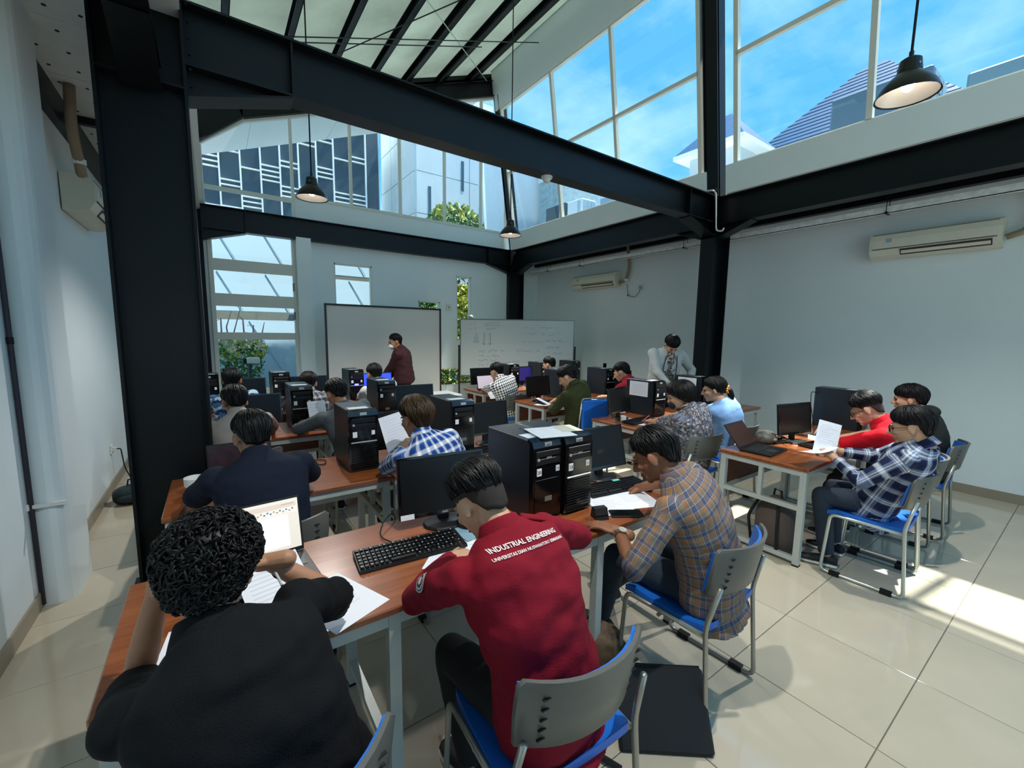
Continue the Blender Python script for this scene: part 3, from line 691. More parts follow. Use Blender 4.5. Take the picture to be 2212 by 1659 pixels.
def tower(x, y, z, label, kind='grille', rz=0, rot=0):
    b = towers[kind]; c = b if kind not in tower_used else copy_tree(b); tower_used[kind] = 1
    c.location = (x+.0925, y+.21, z); c.rotation_euler = (0, 0, R(rz)); tag(c, label, 'computer'); return c
DZ = .7502
T1 = tower(1.235, 1.555, DZ, 'left tower of the touching pair, with number 20 sticker and plastic sleeve', 'plain')
T2 = tower(1.427, 1.535, DZ, 'right tower of the touching pair, with number 13 sticker and grille')
tower(.69, 2.80, DZ, 'black tower between the navy shirted and blue plaid students')
tower(1.45, 2.82, DZ, 'black tower right of the blue plaid student in the second left row', 'plain')
tower(.56, 4.33, DZ, 'black tower in front of the grey sweater student, third left row')
tower(1.39, 4.40, DZ, 'black tower beside the aisle end monitor, third left row', 'plain')
T7 = tower(1.46, 5.82, DZ, 'black tower with a glowing blue front light by the projection board')
tower(.56, 5.80, DZ, 'black tower under the tall window edge, fourth left row', 'plain')
tower(-.16, 5.84, DZ, 'black tower half hidden by the nearest steel column, fourth left row', 'plain')
tower(4.02, 5.74, DZ, 'black tower in front of the whiteboard, left of three', 'plain')
tower(4.80, 5.86, DZ, 'black tower in front of the whiteboard, middle of three', 'plain')
tower(5.70, 6.00, DZ, 'black tower in front of the whiteboard, right of three', 'plain')
T13 = tower(4.90, 4.42, DZ, 'black tower with a phone standing on it, third right row')
tower(4.03, 4.45, DZ, 'black tower behind the olive shirted student', 'plain')
T14 = tower(4.06, 2.92, DZ, 'black tower with a white sheet taped to its side, left of the two')
T15 = tower(5.04, 2.92, DZ, 'black tower with a white sheet taped to its side, right of the two')
T16 = tower(5.22, 1.36, DZ, 'large black tower against the right wall beside the red shirted student', 'plain')
for t in (T14, T15):
    o = obj('taped_sheet', B((-.0955, -.10, .22), (-.0935, .16, .39)), paperm, t)
    for k in range(6): obj('print_line', B((-.0962, -.07+.02*(k % 2), .25+k*.02), (-.0954, .12, .254+k*.02)), inkp, o)
led = M('blue_led_glow', '2020ff', .3, emit='3030ff', es=9)
obj('front_light', B((-.03, -.2175, .2), (.02, -.2125, .225)), led, T7)
for t, a, b_ in ((T1, '20', '10'), (T2, '13', '10')):
    lettering(a, .022, inkm, t, (-.058, -.2145, .253), (R(90), 0, 0), True); lettering(b_, .014, M('blue_ink', '3a5a8a', .7), t, (.061, -.2145, .257), (R(90), 0, 0), True)
    lettering('ASUS', .014, inkg, t, (0, -.2155, .322), (R(90), 0, 0), True); lettering('ASUS', .013, rubber, t, (0, -.2085, .386), (R(90), 0, 0), True)
# ---- monitors
def monitor(x, y, label, rz=0, tilt=8, scr=None, z=.7502, w=.44, h=.275, lift=.075, brand=False):
    t = thing('monitor', label, 'monitor', (x, y, z), R(rz))
    obj('base', MB().lathe([(0, 0), (.105, 0), (.108, .006), (.1, .014), (.03, .02), (0, .02)], 20, Matrix.Diagonal((1, .8, 1, 1))), blackp, t, smooth=False)
    obj('neck', MB().beam((0, .03, .012), (0, .035, lift+h*.45), .055, .022, (0, 1, 0)), blackp, t)
    m = Matrix.Translation((0, 0, lift)) @ Matrix.Rotation(-R(tilt), 4, 'X')
    hd_ = obj('housing', MB().rbox((-w/2, 0, 0), (w/2, .018, h), .004, m).rbox((-w*.36, .016, h*.1), (w*.36, .042, h*.85), .01, m), blackp, t)
    obj('screen', MB().box((-w/2+.014, -.0015, .022), (w/2-.014, .001, h-.013), m), scr or screen_off, t)
    obj('bezel', MB().rbox((-w/2, -.004, 0), (w/2, .001, .02), .0015, m).rbox((-w/2, -.004, h-.012), (w/2, .001, h), .0015, m).rbox((-w/2, -.004, .02), (-w/2+.013, .001, h-.012), .0015, m).rbox((w/2-.013, -.004, .02), (w/2, .001, h-.012), .0015, m), gloss, t)
    if brand:
        lettering('ASUS', .012, inkg, t, m @ Vector((0.0, -.0048, .01)), (R(90)-R(tilt), 0, 0), True)
        obj('sticker', MB().box((-w/2+.006, -.0056, .0), (-w/2+.07, -.004, .024), m), stickw, t)
    return t
blue_scr = M('lit_blue_screen', '1a2be0', .3, emit='1c2cf0', es=1.6); cyan_scr = M('lit_cyan_screen', '3a9fd8', .3, emit='4aa8e8', es=1.1)
purple_scr = M('dim_purple_screen', '1a1440', .3, emit='2a1f6a', es=.35)
monitor(.88, 1.80, 'black monitor over the big keyboard in front of the maroon shirted student', -8, 10, brand=True, lift=.05, h=.29)
monitor(2.02, 1.83, 'black monitor right of the touching towers, nearest row', -4, 14, lift=.06)
monitor(1.10, 2.98, 'dark monitor between the two towers in the second left row', 0)
monitor(1.86, 2.98, 'dark monitor at the aisle end of the second left row', 2)
monitor(.27, 4.40, 'dark monitor in front of the beige vest student, third left row', 0)
monitor(1.80, 4.40, 'dark monitor at the aisle end of the third left row', -3)
monitor(.28, 5.93, 'dark monitor below the tall window, fourth left row', 0)
monitor(.98, 5.90, 'dark monitor in front of the grey plaid student, fourth left row', 0)
monitor(1.87, 5.95, 'lit monitor glowing blue beside the standing teacher', 0, scr=blue_scr)
monitor(3.66, 3.08, 'black monitor at the aisle end of the second right row', 10)
monitor(4.78, 3.05, 'black monitor between the two towers with taped sheets', 0)
monitor(3.66, 4.52, 'black monitor in front of the olive shirted student', 4)
monitor(5.42, 4.52, 'black monitor in front of the dark red shirted student', 0)
monitor(3.66, 6.03, 'black monitor behind the laptop of the checked shirt student', 0)
monitor(4.46, 5.98, 'monitor glowing dim purple in front of the whiteboard', 0, scr=purple_scr)
monitor(4.20, 1.55, 'black monitor beside the large tower, nearest right row', -12, 6)
# ---- keyboards and mice
keym = M('black_keycap', '17181a', .35); kbm = M('black_keyboard_body', '101113', .4); legend = M('key_legend', 'c8cac8', .6)
key_me = MB().prism([(-.008, 0), (.008, 0), (.0062, .008), (-.0062, .008)], 1, -.0075, .0075).mesh('key'); key_me.materials.append(keym)
leg_me = B((-.003, -.001, 0), (.002, .004, .0003)).mesh('legend'); leg_me.materials.append(legend)
def keyboard(x, y, label, rz=0, z=.7502, near=False):
    t = thing('keyboard', label, 'keyboard', (x, y, z), R(rz)); 
    obj('body', MB().prism([(-.08, .004), (.075, .004), (.08, .024), (-.075, .014)], 0, -.225, .225), kbm, t); obj('feet', B((-.2, -.07, 0), (.2, .07, .006)), rubber, t)
    joint = MB()
    for r in range(6):
        yy = -.062+r*.0225+(.006 if r == 5 else 0); zz = .015+.0098*(yy+.075)/.155*1.02; xx = -.213; c = 0
        while xx < .212:
            if (.088 < xx < .096) or (.148 < xx < .156): xx += .008; continue
            if r == 0 and abs(xx+.1) < .008 and c < 99:
                joint.box((xx, yy-.007, zz), (xx+.1, yy+.007, zz+.008)); xx += .118; c = 99; continue
            if near:
                k = link('key', key_me, None, t, (xx, yy, zz)); 
                if (r+int(xx*1000)) % 2: link('legend', leg_me, None, k, (0, 0, .008))
            else: joint.box((xx-.0075, yy-.007, zz), (xx+.0075, yy+.007, zz+.008))
            xx += .0188
    o = obj('space_bar' if near else 'keys', joint, keym, t)
    if not near: o['kind'] = 'stuff'
    return t
keyboard(.64, 1.63, 'big black keyboard lying below the nearest monitor', -5, near=True)
kb2 = keyboard(1.95, 1.66, 'black keyboard with a green sticker by the brown plaid student', -8)
obj('green_sticker', B((.02, .03, .031), (.07, .055, .0325)), M('mint_sticker', '6fd0b8', .5), kb2)
keyboard(1.80, 2.76, 'black keyboard at the aisle end of the second left row', 0)
keyboard(3.72, 2.86, 'black keyboard by the papers in the second right row', 5)
keyboard(3.72, 4.30, 'black keyboard by the olive shirted student', 0)
keyboard(4.28, 1.36, 'black keyboard under the cables by the red shirted student', -10)
keyboard(.95, 4.28, 'black keyboard by the grey sweater student', 0)
keyboard(.22, 5.72, 'black keyboard by the blue patterned shirt student', 0)
mouse_prof = [(0, 0), (.028, 0), (.031, .008), (.026, .022), (.012, .031), (0, .033)]
def mouse(x, y, label, rz=0):
    t = thing('computer_mouse', label, 'mouse', (x, y, .7502), R(rz))
    obj('shell', MB().lathe(mouse_prof, 14, Matrix.Diagonal((1, 1.75, 1, 1))), blackp, t, smooth=True); obj('wheel', MB().tube([(-.004, .03, .029), (.004, .03, .029)], .007, 8), rubber, t); return t
padm = M('pale_blue_mouse_pad', '7d9fb0', .8, var=.1)
pd = thing('mouse_pad', 'worn pale blue mouse pad beside the big keyboard', 'mouse pad', (.96, 1.68, .7502), .1); obj('mat', MB().rbox((-.09, -.1, 0), (.09, .1, .003), .001), padm, pd); obj('edge', MB().rbox((-.094, -.104, 0), (.094, .104, .0012), .0005), M('pad_edge', '4b5a60', .8), pd)
m0 = mouse(.94, 1.71, 'black mouse on the pale blue pad', 20); m0.location.z = .7535
mouse(2.10, 1.545, 'black mouse under the hand of the brown plaid student', -10)
# ---- laptops
def laptop(x, y, label, rz=0, w=.34, d=.235, ang=105, scr=None, body=None, z=.7502):
    t = thing('laptop', label, 'laptop', (x, y, z), R(rz)); body = body or blackp
    obj('base', MB().rbox((-w/2, -d, 0), (w/2, 0, .017), .003), body, t); obj('keyboard_deck', B((-w/2+.02, -d*.55, .017), (w/2-.02, -.02, .0185)), keym, t); obj('touchpad', B((-.05, -d+.015, .017), (.05, -d*.6, .0178)), M('dark_touchpad', '2a2c2e', .4), t)
    h = .225; m = Matrix.Translation((0, 0, .017)) @ Matrix.Rotation(R(90-ang), 4, 'X')
    obj('lid', MB().rbox((-w/2, 0, 0), (w/2, .008, h), .002, m), body, t); s = obj('screen', MB().box((-w/2+.008, -.0012, .016), (w/2-.008, .0004, h-.008), m), scr or screen_off, t)
    return t, s, m
doc = M('document_screen_white', 'd9d2c6', .4, emit='d8cfc0', es=0.260)
L1, s1, lm = laptop(.095, 1.86, 'open laptop showing a document in front of the curly haired student', 5, scr=doc, ang=104)
tb = M('toolbar_beige', 'd4c4b4', .5, emit='d4c4b4', es=0.231); tbb = M('toolbar_icon_blue', '3a6fb0', .5, emit='3a6fb0', es=0.168); tbg = M('toolbar_icon_grey', '9a948c', .5, emit='9a948c', es=0.168)
def on_screen(a, b, c, d, mat, nm, k=.0018): obj(nm, MB().box((a, -k, c), (b, -k+.0005, d), lm), mat, s1.parent)
on_screen(-.155, .155, .185, .205, tb, 'title_bar'); on_screen(-.155, .155, .16, .184, M('ribbon_pale', 'e2d8ca', .5, emit='e2d8ca', es=0.252), 'ribbon')
rr = random.Random(5)
for k in range(26):
    a = -.15+k*.0115; on_screen(a, a+.006, .168+.006*(k % 2), .174+.006*(k % 2), tbb if rr.random() < .4 else tbg, 'tool_icon', .0024)
for k in range(6): on_screen(.10+k*.008, .105+k*.008, .197, .2, tbg, 'window_icon', .0024)
on_screen(-.12, .12, .03, .155, M('page_white', 'eef0f4', .5, emit='eef0f4', es=0.294), 'page', .0022)
dim = M('dim_photo_screen', '1a1216', .3, var=.9, scale=30, emit='3a2830', es=.12)
laptop(.10, 3.02, 'dark open laptop in front of the navy shirted student', 4, scr=dim, ang=100)
lav = M('pale_lilac_screen', 'c9bcc8', .4, emit='c9bcc8', es=0.147)
laptop(3.63, 5.86, 'open laptop with a pale lilac screen by the checked shirt student', 6, scr=lav, ang=102)
laptop(3.64, 1.68, 'open black laptop tilted back on the near right desk', 3, ang=128, scr=M('reddish_reflection_screen', '3a2018', .35))  # reddish reflection is put into the dark screen's own colour
# ---- boards
frame_dark = M('dark_maroon_frame', '2a1c20', .4); boardm = M('projection_board_white', 'd6d5d0', .45, var=.015, scale=2); wbm = M('whiteboard_enamel', 'd9dedd', .2, var=.02, scale=3, spec=.5)
pb = thing('projection_board', 'large blank white projection board in a thin dark frame', 'screen', (1.63, 7.95, 0))
W_ = 2.17
obj('sheet', B((0, 0, .45), (W_, .02, 2.13)), boardm, pb)
obj('frame', MB().box((-.02, -.012, 2.12), (W_+.02, .03, 2.155)).box((-.02, -.012, .42), (W_+.02, .03, .45)).box((-.02, -.012, .45), (.012, .03, 2.13)).box((W_-.012, -.012, .45), (W_+.02, .03, 2.13)), frame_dark, pb)
for x in (.1, W_-.1):
    obj('stand_leg', MB().box((x-.02, .0, 0), (x+.02, .04, .45)).box((x-.02, -.25, 0), (x+.02, .28, .03)), frame_dark, pb)
wa = Vector((4.26, 7.92, 0)); wd = Vector((6.20, 6.55, 0)); rz = math.atan2(wd.y-wa.y, wd.x-wa.x); WL = (wd-wa).length
wb = thing('whiteboard', 'wide wheeled whiteboard with faint handwriting in the far corner', 'whiteboard', (wa.x, wa.y, 0), rz)
obj('panel', B((0, 0, .78), (WL, .02, 1.96)), wbm, wb)
al = M('aluminium_edge', '7f8a8a', .35, .6)
obj('frame', MB().box((-.012, -.008, 1.95), (WL+.012, .028, 1.97)).box((-.012, -.008, .76), (WL+.012, .028, .785)).box((-.012, -.008, .78), (.004, .028, 1.96)).box((WL-.004, -.008, .78), (WL+.012, .028, 1.96)), al, wb)
for x in (-.035, WL+.035): obj('stand_post', MB().box((x-.018, 0, 0), (x+.018, .04, 1.42)).box((x-.018, -.28, .02), (x+.018, .3, .06)), frame_dark, wb)
obj('stand_bar', B((-.03, .005, .62), (WL+.03, .035, .65)), frame_dark, wb)
ink_b = M('faded_blue_marker', '7f98b4', .6); ink_k = M('faded_grey_marker', 'a3b2b6', .6)
def scribble(n_, x0, z0, length, h, mat, seed):
    r_ = random.Random(seed); pts = []; x = x0
    while x < x0+length:
        pts.append((x, -.003, z0+h*(r_.random()-.4))); x += h*(.18+.35*r_.random())
        if r_.random() < .16 and len(pts) > 2:
            obj('handwriting', MB().tube(pts, .0028, 4), mat, wb); pts = []; x += h*.7
    if len(pts) > 2: obj('handwriting', MB().tube(pts, .0028, 4), mat, wb)
sd = 0
for x0, z0, l, h, m_ in ((.18, 1.86, .2, .05, ink_k), (.17, 1.76, .22, .05, ink_k), (.52, 1.88, .3, .04, ink_k), (.55, 1.76, .2, .05, ink_k), (1.35, 1.80, .2, .05, ink_k), (1.68, 1.80, .35, .05, ink_k), (1.35, 1.68, .25, .05, ink_k), (1.7, 1.66, .38, .06, ink_k), (1.8, 1.52, .45, .06, ink_b), (1.8, 1.38, .3, .05, ink_b), (.38, 1.30, .55, .06, ink_b), (.38, 1.20, .45, .05, ink_b), (.38, 1.10, .45, .05, ink_b), (.38, 1.0, .42, .05, ink_b), (1.18, 1.30, .5, .07, ink_k), (1.75, 1.27, .4, .05, ink_b), (1.0, 1.08, .3, .05, ink_k), (1.35, 1.08, .45, .06, ink_k), (1.3, 1.5, .4, .04, ink_k)):
    sd += 1; scribble(0, x0, z0, l, h, m_, sd)
obj('underline', MB().tube([(.50, -.003, 1.84), (.83, -.003, 1.835)], .003, 4).tube([(.36, -.003, .93), (.8, -.003, .94)], .003, 4), ink_k, wb)
for k in range(6): obj('tree_drawing', MB().tube([(.33-.012-.011*k, -.003, 1.66-.035*k), (.33+.012+.011*k, -.003, 1.66-.035*k)], .004, 4), ink_b, wb)
for x in (.49, .62): obj('arrow_drawing', MB().tube([(x, -.003, 1.68), (x, -.003, 1.43)], .005, 4).tube([(x-.04, -.003, 1.47), (x, -.003, 1.43), (x+.04, -.003, 1.47)], .004, 4), ink_b, wb)
# ---- pendant lamps
shade_o = M('dark_bronze_shade', '2b2a28', .3, .6); shade_i = M('silver_shade_inside', 'b0ada9', .4, .4); bulbm = M('warm_bulb', 'fff1dc', .3, emit='fff0da', es=10)
def pendant(x, y, z, label, zt):
    t = thing('pendant_lamp', label, 'lamp', (x, y, z), group=None)
    obj('shade', MB().rings([[Vector((r*math.cos(2*math.pi*j/28), r*math.sin(2*math.pi*j/28), h)) for j in range(28)] for r, h in ((.155, 0), (.152, .012), (.135, .05), (.1, .095), (.058, .13), (.055, .135), (.048, .13), (.095, .09), (.13, .046), (.148, .008), (.155, 0))], caps=False), shade_o, t, smooth=True)
    obj('reflector', MB().rings([[Vector((r*math.cos(2*math.pi*j/28), r*math.sin(2*math.pi*j/28), h)) for j in range(28)] for r, h in ((.146, .006), (.128, .044), (.094, .087), (.05, .124))], caps=False), shade_i, t, smooth=True)
    obj('socket', MB().lathe([(0, .12), (.056, .12), (.06, .135), (.052, .2), (.03, .215), (.012, .22), (.012, .25), (0, .25)], 18), blackp, t, smooth=False)
    for a in (0, 2.1, 4.2): obj('screw', MB().ell((.057*math.cos(a), .057*math.sin(a), .16), (.006, .006, .006), 8, 6), silver, t)
    obj('bulb', MB().ell((0, 0, .07), (.034, .034, .045), 14, 8), bulbm, t, smooth=True)
    obj('cord', MB().tube([(0, 0, .24), (0, 0, zt-z)], .007, 8), rubber, t)
    li = bpy.data.lights.new('pendant_light', 'SPOT'); li.energy = LAMP_W; li.shadow_soft_size = .03; li.spot_size = R(135); li.spot_blend = .5; li.color = (1, .98, .95); lo = bpy.data.objects.new('pendant_light', li); COL.objects.link(lo); lo.parent = t; lo.location = (0, 0, .02)
    return t
LAMP_W = 75
pendant(.92, 4.92, 3.03, 'lit pendant lamp hanging in front of the gridded facade', zb(.92)+.3)
pendant(3.45, 4.97, 3.02, 'small pendant lamp hanging before the far right corner', zb(3.45)+.3)
pendant(3.50, .875, 3.13, 'lit pendant lamp hanging before the blue sky, nearest the camera', zb(3.5)+.3)
pendant(.92, .875, 3.13, 'pendant lamp overhead, outside the top of the view', zb(.92)+.3)
# ---- air conditioners
acm = M('cream_ac_plastic', 'd8d5c2', .45, var=.02); acd = M('ac_outlet_dark', '3b3432', .6)
def aircon(label, loc, rz, ln=1.05):
    t = thing('air_conditioner', label, 'air conditioner', loc, R(rz)); prof = [(0, 0), (.0, .29), (.12, .29), (.19, .27), (.205, .2), (.2, .09), (.16, .03), (.08, 0)]
    obj('body', MB().prism(prof, 0, -ln/2, ln/2), acm, t)
    obj('front_panel', MB().prism([(.2, .105), (.208, .11), (.211, .2), (.196, .268), (.19, .268), (.2, .2)], 0, -ln/2+.03, ln/2-.03), acm, t)
    obj('seam', B((-ln/2+.03, .198, .098), (ln/2-.03, .2115, .103)), acd, t); obj('seam', B((-ln/2+.03, .17, .262), (ln/2-.03, .2, .266)), acd, t)
    obj('outlet', MB().prism([(.158, .026), (.202, .086), (.206, .082), (.162, .022)], 0, -ln/2+.06, ln/2-.28), acd, t)
    obj('louvre', MB().prism([(.168, .036), (.19, .066), (.196, .064), (.174, .034)], 0, -ln/2+.07, ln/2-.29), acm, t)
    obj('badge', B((ln/2-.2, .207, .17), (ln/2-.15, .213, .215)), M('blue_badge', '8fa8ba', .4), t); return t
aircon('cream air conditioner on the right wall near the camera', (6.69, 1.28, 2.62), 90)
aircon('cream air conditioner further along the right wall, beside the far corner', (6.69, 6.35, 2.63), 90, 1.2)
aircon('cream air conditioner on the left wall, half hidden by the column', (-.93, 5.45, 2.62), -90, .95)
pipem = M('beige_duct_wrap', '93826c', .7, var=.08)
def pipe(label, pts, r=.03, name='refrigerant_pipe', mat=None, cat='pipe'):
    t = thing(name, label, cat, pts[0]); L = Vector(pts[0]); obj('run', MB().tube(bend([Vector(p)-L for p in pts], .12, 6), r, 10), mat or pipem, t, smooth=True)
    obj('clip', MB().tube([Vector(pts[1])-L+Vector((0, 0, .02)), Vector(pts[1])-L+Vector((0, 0, -.02))], r*1.25, 8), rubber if mat else mat or galv, t); return t
pipe('beige wrapped pipe curving up from the near right air conditioner', [(6.62, .74, 2.72), (6.62, .60, 2.76), (6.64, .55, 3.0), (6.5, .55, 3.5)])
pipe('beige wrapped pipe curving up from the far right air conditioner', [(6.62, 5.73, 2.7), (6.62, 5.58, 2.74), (6.64, 5.52, 3.0), (6.5, 5.5, 3.5)])
pipe('brown wrapped pipe running up from the left air conditioner', [(-.8, 5.0, 2.9), (-.8, 4.95, 3.0), (-.8, 4.8, 3.2), (-.78, 4.75, 3.5)], .035)
wcab = M('white_cable', 'd8dad4', .5)
pipe('white conduit hooked over the beam at the right column', [(5.66, 3.5, 3.66), (5.70, 3.33, 3.66), (5.74, 3.31, 3.12), (5.74, 3.22, 3.10), (5.74, 3.20, 3.14)], .011, 'conduit', wcab)
pipe('looped grey power lead hanging beside the far right air conditioner', [(6.66, 5.58, 2.66), (6.67, 5.56, 2.45), (6.67, 5.40, 2.40), (6.67, 5.30, 2.48), (6.68, 5.28, 2.56)], .008, 'power_lead', M('grey_cable', '9a9a90', .6), 'cable')
pipe('dark cable running down the corner of the left wall pier', [(-.925, 3.54, 3.3), (-.925, 3.54, 1.6), (-.925, 3.545, .02)], .012, 'wall_cable', M('dark_purple_cable', '35323c', .6), 'cable')
so = thing('wall_socket', 'small white socket on the right wall beside the far air conditioner', 'socket', (6.69, 5.27, 2.58)); obj('plate', MB().rbox((-.012, -.045, -.05), (.008, .045, .05), .003), wcab, so); obj('plug', B((-.05, -.02, -.02), (-.012, .02, .02)), M('pinkish_plug', 'c9a090', .6), so)
so = thing('cable_tie', 'white cable tie strip fixed across the left wall pier', 'tie', (-.88, 3.545, .62)); obj('strap', MB().box((-.07, -.012, 0), (.10, .004, .022)), wcab, so); obj('knot', MB().rbox((-.075, -.02, -.008), (-.05, .0, .03), .003), wcab, so)
sm = thing('smoke_detector', 'white smoke detector under the nearest cross beam', 'detector', (2.83, 3.45, 3.245)); obj('base', MB().lathe([(0, -.02), (.055, -.02), (.058, 0), (0, 0)], 18), wcab, sm); obj('dome', MB().lathe([(0, -.06), (.028, -.055), (.04, -.03), (.042, -.018), (0, -.018)], 16), wcab, sm)
cb = thing('control_box', 'small pale control box on the far wall between the windows', 'control box', (4.24, 8.44, 2.22)); obj('box', MB().rbox((-.06, -.03, -.06), (.06, .0, .06), .004), wcab, cb); obj('knob', MB().lathe([(0, 0), (.02, 0), (.02, .02), (0, .02)], 10, Matrix.Translation((0, -.03, 0)) @ Matrix.Rotation(R(90), 4, 'X')), M('beige_knob', 'b8a894', .5), cb)
wf = thing('wall_camera', 'small round white camera on a bracket at the narrow window', 'camera', (4.74, 8.43, 2.02)); obj('bracket', B((-.02, -.06, -.02), (.02, 0, .02)), wcab, wf); obj('head', MB().ell((0, -.1, 0), (.055, .055, .06), 14, 10), M('grey_camera_shell', 'a8a8a4', .4), wf, smooth=True)
sc = thing('bullet_camera', 'white bullet security camera on a pole outside the tall window', 'camera', (.52, 9.0, -.15)); obj('pole', MB().tube([(0, 0, 0), (0, 0, 1.22)], .03, 8), M('dark_pole', '2c3436', .6), sc); obj('housing', MB().rbox((-.05, -.06, 1.22), (.16, .05, 1.33), .02), wcab, sc); obj('lens_hood', MB().rbox((-.1, -.05, 1.22), (-.04, .04, 1.31), .015), rubber, sc)
# ================================================================= PEOPLE
TMP = bpy.data.scenes.new('tmp_eval')
def remesh(mb, voxel, smooth=4, fac=.5):
    me = bpy.data.meshes.new('r'); me.from_pydata([tuple(v) for v in mb.v], [], mb.f); fix(me)
    o = bpy.data.objects.new('r', me); TMP.collection.objects.link(o)
    m = o.modifiers.new('r', 'REMESH'); m.mode = 'VOXEL'; m.voxel_size = voxel
    if smooth: s = o.modifiers.new('s', 'SMOOTH'); s.iterations = smooth; s.factor = fac
    vl = TMP.view_layers[0]; vl.update(); r = bpy.data.meshes.new_from_object(o.evaluated_get(vl.depsgraph))
    n = len(r.vertices); co = np.empty(n*3); r.vertices.foreach_get('co', co); co = co.reshape(-1, 3)
    fs = [tuple(p.vertices) for p in r.polygons]
    TMP.collection.objects.unlink(o); bpy.data.objects.remove(o); bpy.data.meshes.remove(me); bpy.data.meshes.remove(r)
    return co, fs
def join(parts):
    vs = []; fs = []; k = 0
    for co, f in parts:
        vs.append(np.asarray(co, float).reshape(-1, 3)); fs += [tuple(i+k for i in q) for q in f]; k += len(co)
    return np.concatenate(vs), fs
def mesh_np(name, co, fs, mat, parent, origin, cl=None):
    me = bpy.data.meshes.new(name); me.from_pydata((co-np.array(origin)).tolist(), [], fs); me.polygons.foreach_set('use_smooth', [True]*len(me.polygons))
    if cl is not None:
        a = me.attributes.new('cl', 'FLOAT_VECTOR', 'POINT'); a.data.foreach_set('vector', np.asarray(cl, np.float32).ravel())
    return link(name, me, mat, parent)
def ell_stations(mb, st, n=18):
    rings = []
    for c, ax, ay, rx, ry in st:
        ring = []
        for j in range(n):
            a = 2*math.pi*j/n; ca, sa = math.cos(a), math.sin(a); e = .86
            ring.append(c+ax*(rx*math.copysign(abs(ca)**e, ca))+ay*(ry*math.copysign(abs(sa)**e, sa)))
        rings.append(ring)
    mb.rings(rings)
def cap_tube(mb, pts, rad, n=12):
    """tube with rounded ends"""
    pts = [Vector(p) for p in pts]; a = (pts[0]-pts[1]).normalized(); b = (pts[-1]-pts[-2]).normalized(); r0, r1 = rad[0], rad[-1]
    P = [pts[0]+a*r0*.9, pts[0]+a*r0*.6]+pts+[pts[-1]+b*r1*.6, pts[-1]+b*r1*.9]; Rr = [r0*.35, r0*.78]+list(rad)+[r1*.78, r1*.35]
    mb.tube(P, Rr, n)
def ik(S, W, l1, l2, hint):
    d = W-S; L = d.length
    if L > (l1+l2)*.995: W = S+d.normalized()*(l1+l2)*.995; d = W-S; L = d.length
    if L < abs(l1-l2)+.02: L = abs(l1-l2)+.02
    dn = d.normalized(); a = (l1*l1-l2*l2+L*L)/(2*L); h = math.sqrt(max(l1*l1-a*a, 0)); n = Vector(hint)-dn*Vector(hint).dot(dn); n = n.normalized() if n.length > 1e-5 else dn.orthogonal()
    return S+dn*a+n*h, W
def hand_parts(side, curl, voxel, thumb=.5, spread=.1):
    """local: wrist at origin, fingers +Y, back of the hand +Z; side=+1 right hand (thumb at -X when palm is down)"""
    mb = MB(); s = -side
    mb.ell((0, .05, 0), (.041, .052, .0155)); mb.ell((.02*s, .038, -.006), (.023, .034, .016)); cap_tube(mb, [(0, -.05, 0), (0, .0, 0), (0, .03, 0)], [.028, .026, .026])
    for i, (x, l) in enumerate(((.030, .068), (.0105, .078), (-.0095, .072), (-.029, .056))):
        p = Vector((x*s, .088-(.004 if i in (0, 3) else 0), .002)); a = 0; pts = [p-Vector((0, .03, 0)), p.copy()]; dx = spread*(1.2-.8*i)*s*.35
        for k, f in enumerate((.46, .31, .27)):
            a += curl*(1.0 if k else .75)*(1+.08*i); p = p+Vector((dx*l*f, math.cos(a)*l*f, -math.sin(a)*l*f)); pts.append(p.copy())
        cap_tube(mb, pts, [.0095, .0092, .0085, .0078, .0066], 8)
    p = Vector((.034*s, .022, -.006)); pts = [Vector((.015*s, .01, -.003)), p]; d = Vector((.75*s, .62, -.25)); pts.append(p+d.normalized()*.036); d = Vector((.75*s*(1-thumb*1.2), .8, -.25-thumb*.5)); pts.append(pts[-1]+d.normalized()*.03)
    d = Vector((.5*s*(1-thumb*2), .85, -.2-thumb*.5)); pts.append(pts[-1]+d.normalized()*.022); cap_tube(mb, pts, [.014, .0135, .0112, .0098, .0078], 8)
    return remesh(mb, voxel, 2)
HANDS = {}
def hand_mesh(side, curl, voxel, thumb):
    k = (side, round(curl, 2), voxel, round(thumb, 2))
    if k not in HANDS: HANDS[k] = hand_parts(side, curl, voxel, thumb)
    return HANDS[k]
HEADS = {}
def head_mesh(voxel, fem=False):
    k = (voxel, fem)
    if k in HEADS: return HEADS[k]
    mb = MB(); mb.ell((0, -.014, .03), (.075, .093, .082), 20, 14); mb.ell((0, .026, -.02), (.064, .07, .088), 18, 12); mb.ell((0, .03, -.073), (.05, .052, .04)); mb.ell((0, .07, -.094), (.024, .02, .02))
    mb.ell((0, .088, .022), (.046, .013, .012)); cap_tube(mb, [(0, .094, .012), (0, .107, -.014), (0, .114, -.03)], [.009, .0115, .0135], 8); mb.ell((.012, .1, -.035), (.009, .012, .008)); mb.ell((-.012, .1, -.035), (.009, .012, .008))
    mb.ell((0, .089, -.058), (.024, .012, .0065)); mb.ell((0, .087, -.069), (.021, .012, .007))
    for s in (-1, 1):
        mb.ell((s*.034, .068, -.022), (.024, .022, .02)); m = Matrix.Translation((s*.077, -.004, -.008)) @ Euler((R(-12), 0, R(s*-24))).to_matrix().to_4x4(); mb.ell((0, 0, 0), (.0085, .02, .033), 12, 10, m); mb.ell((0, .003, -.02), (.008, .012, .014), 10, 8, m)
    cap_tube(mb, [(0, -.02, -.03), (0, -.028, -.08), (0, -.04, -.13)], [.05, .051, .054], 14)
    HEADS[k] = remesh(mb, voxel, 3, .4); return HEADS[k]
HC = Vector((0, -.014, .028)); HR = Vector((.0765, .0945, .0835))
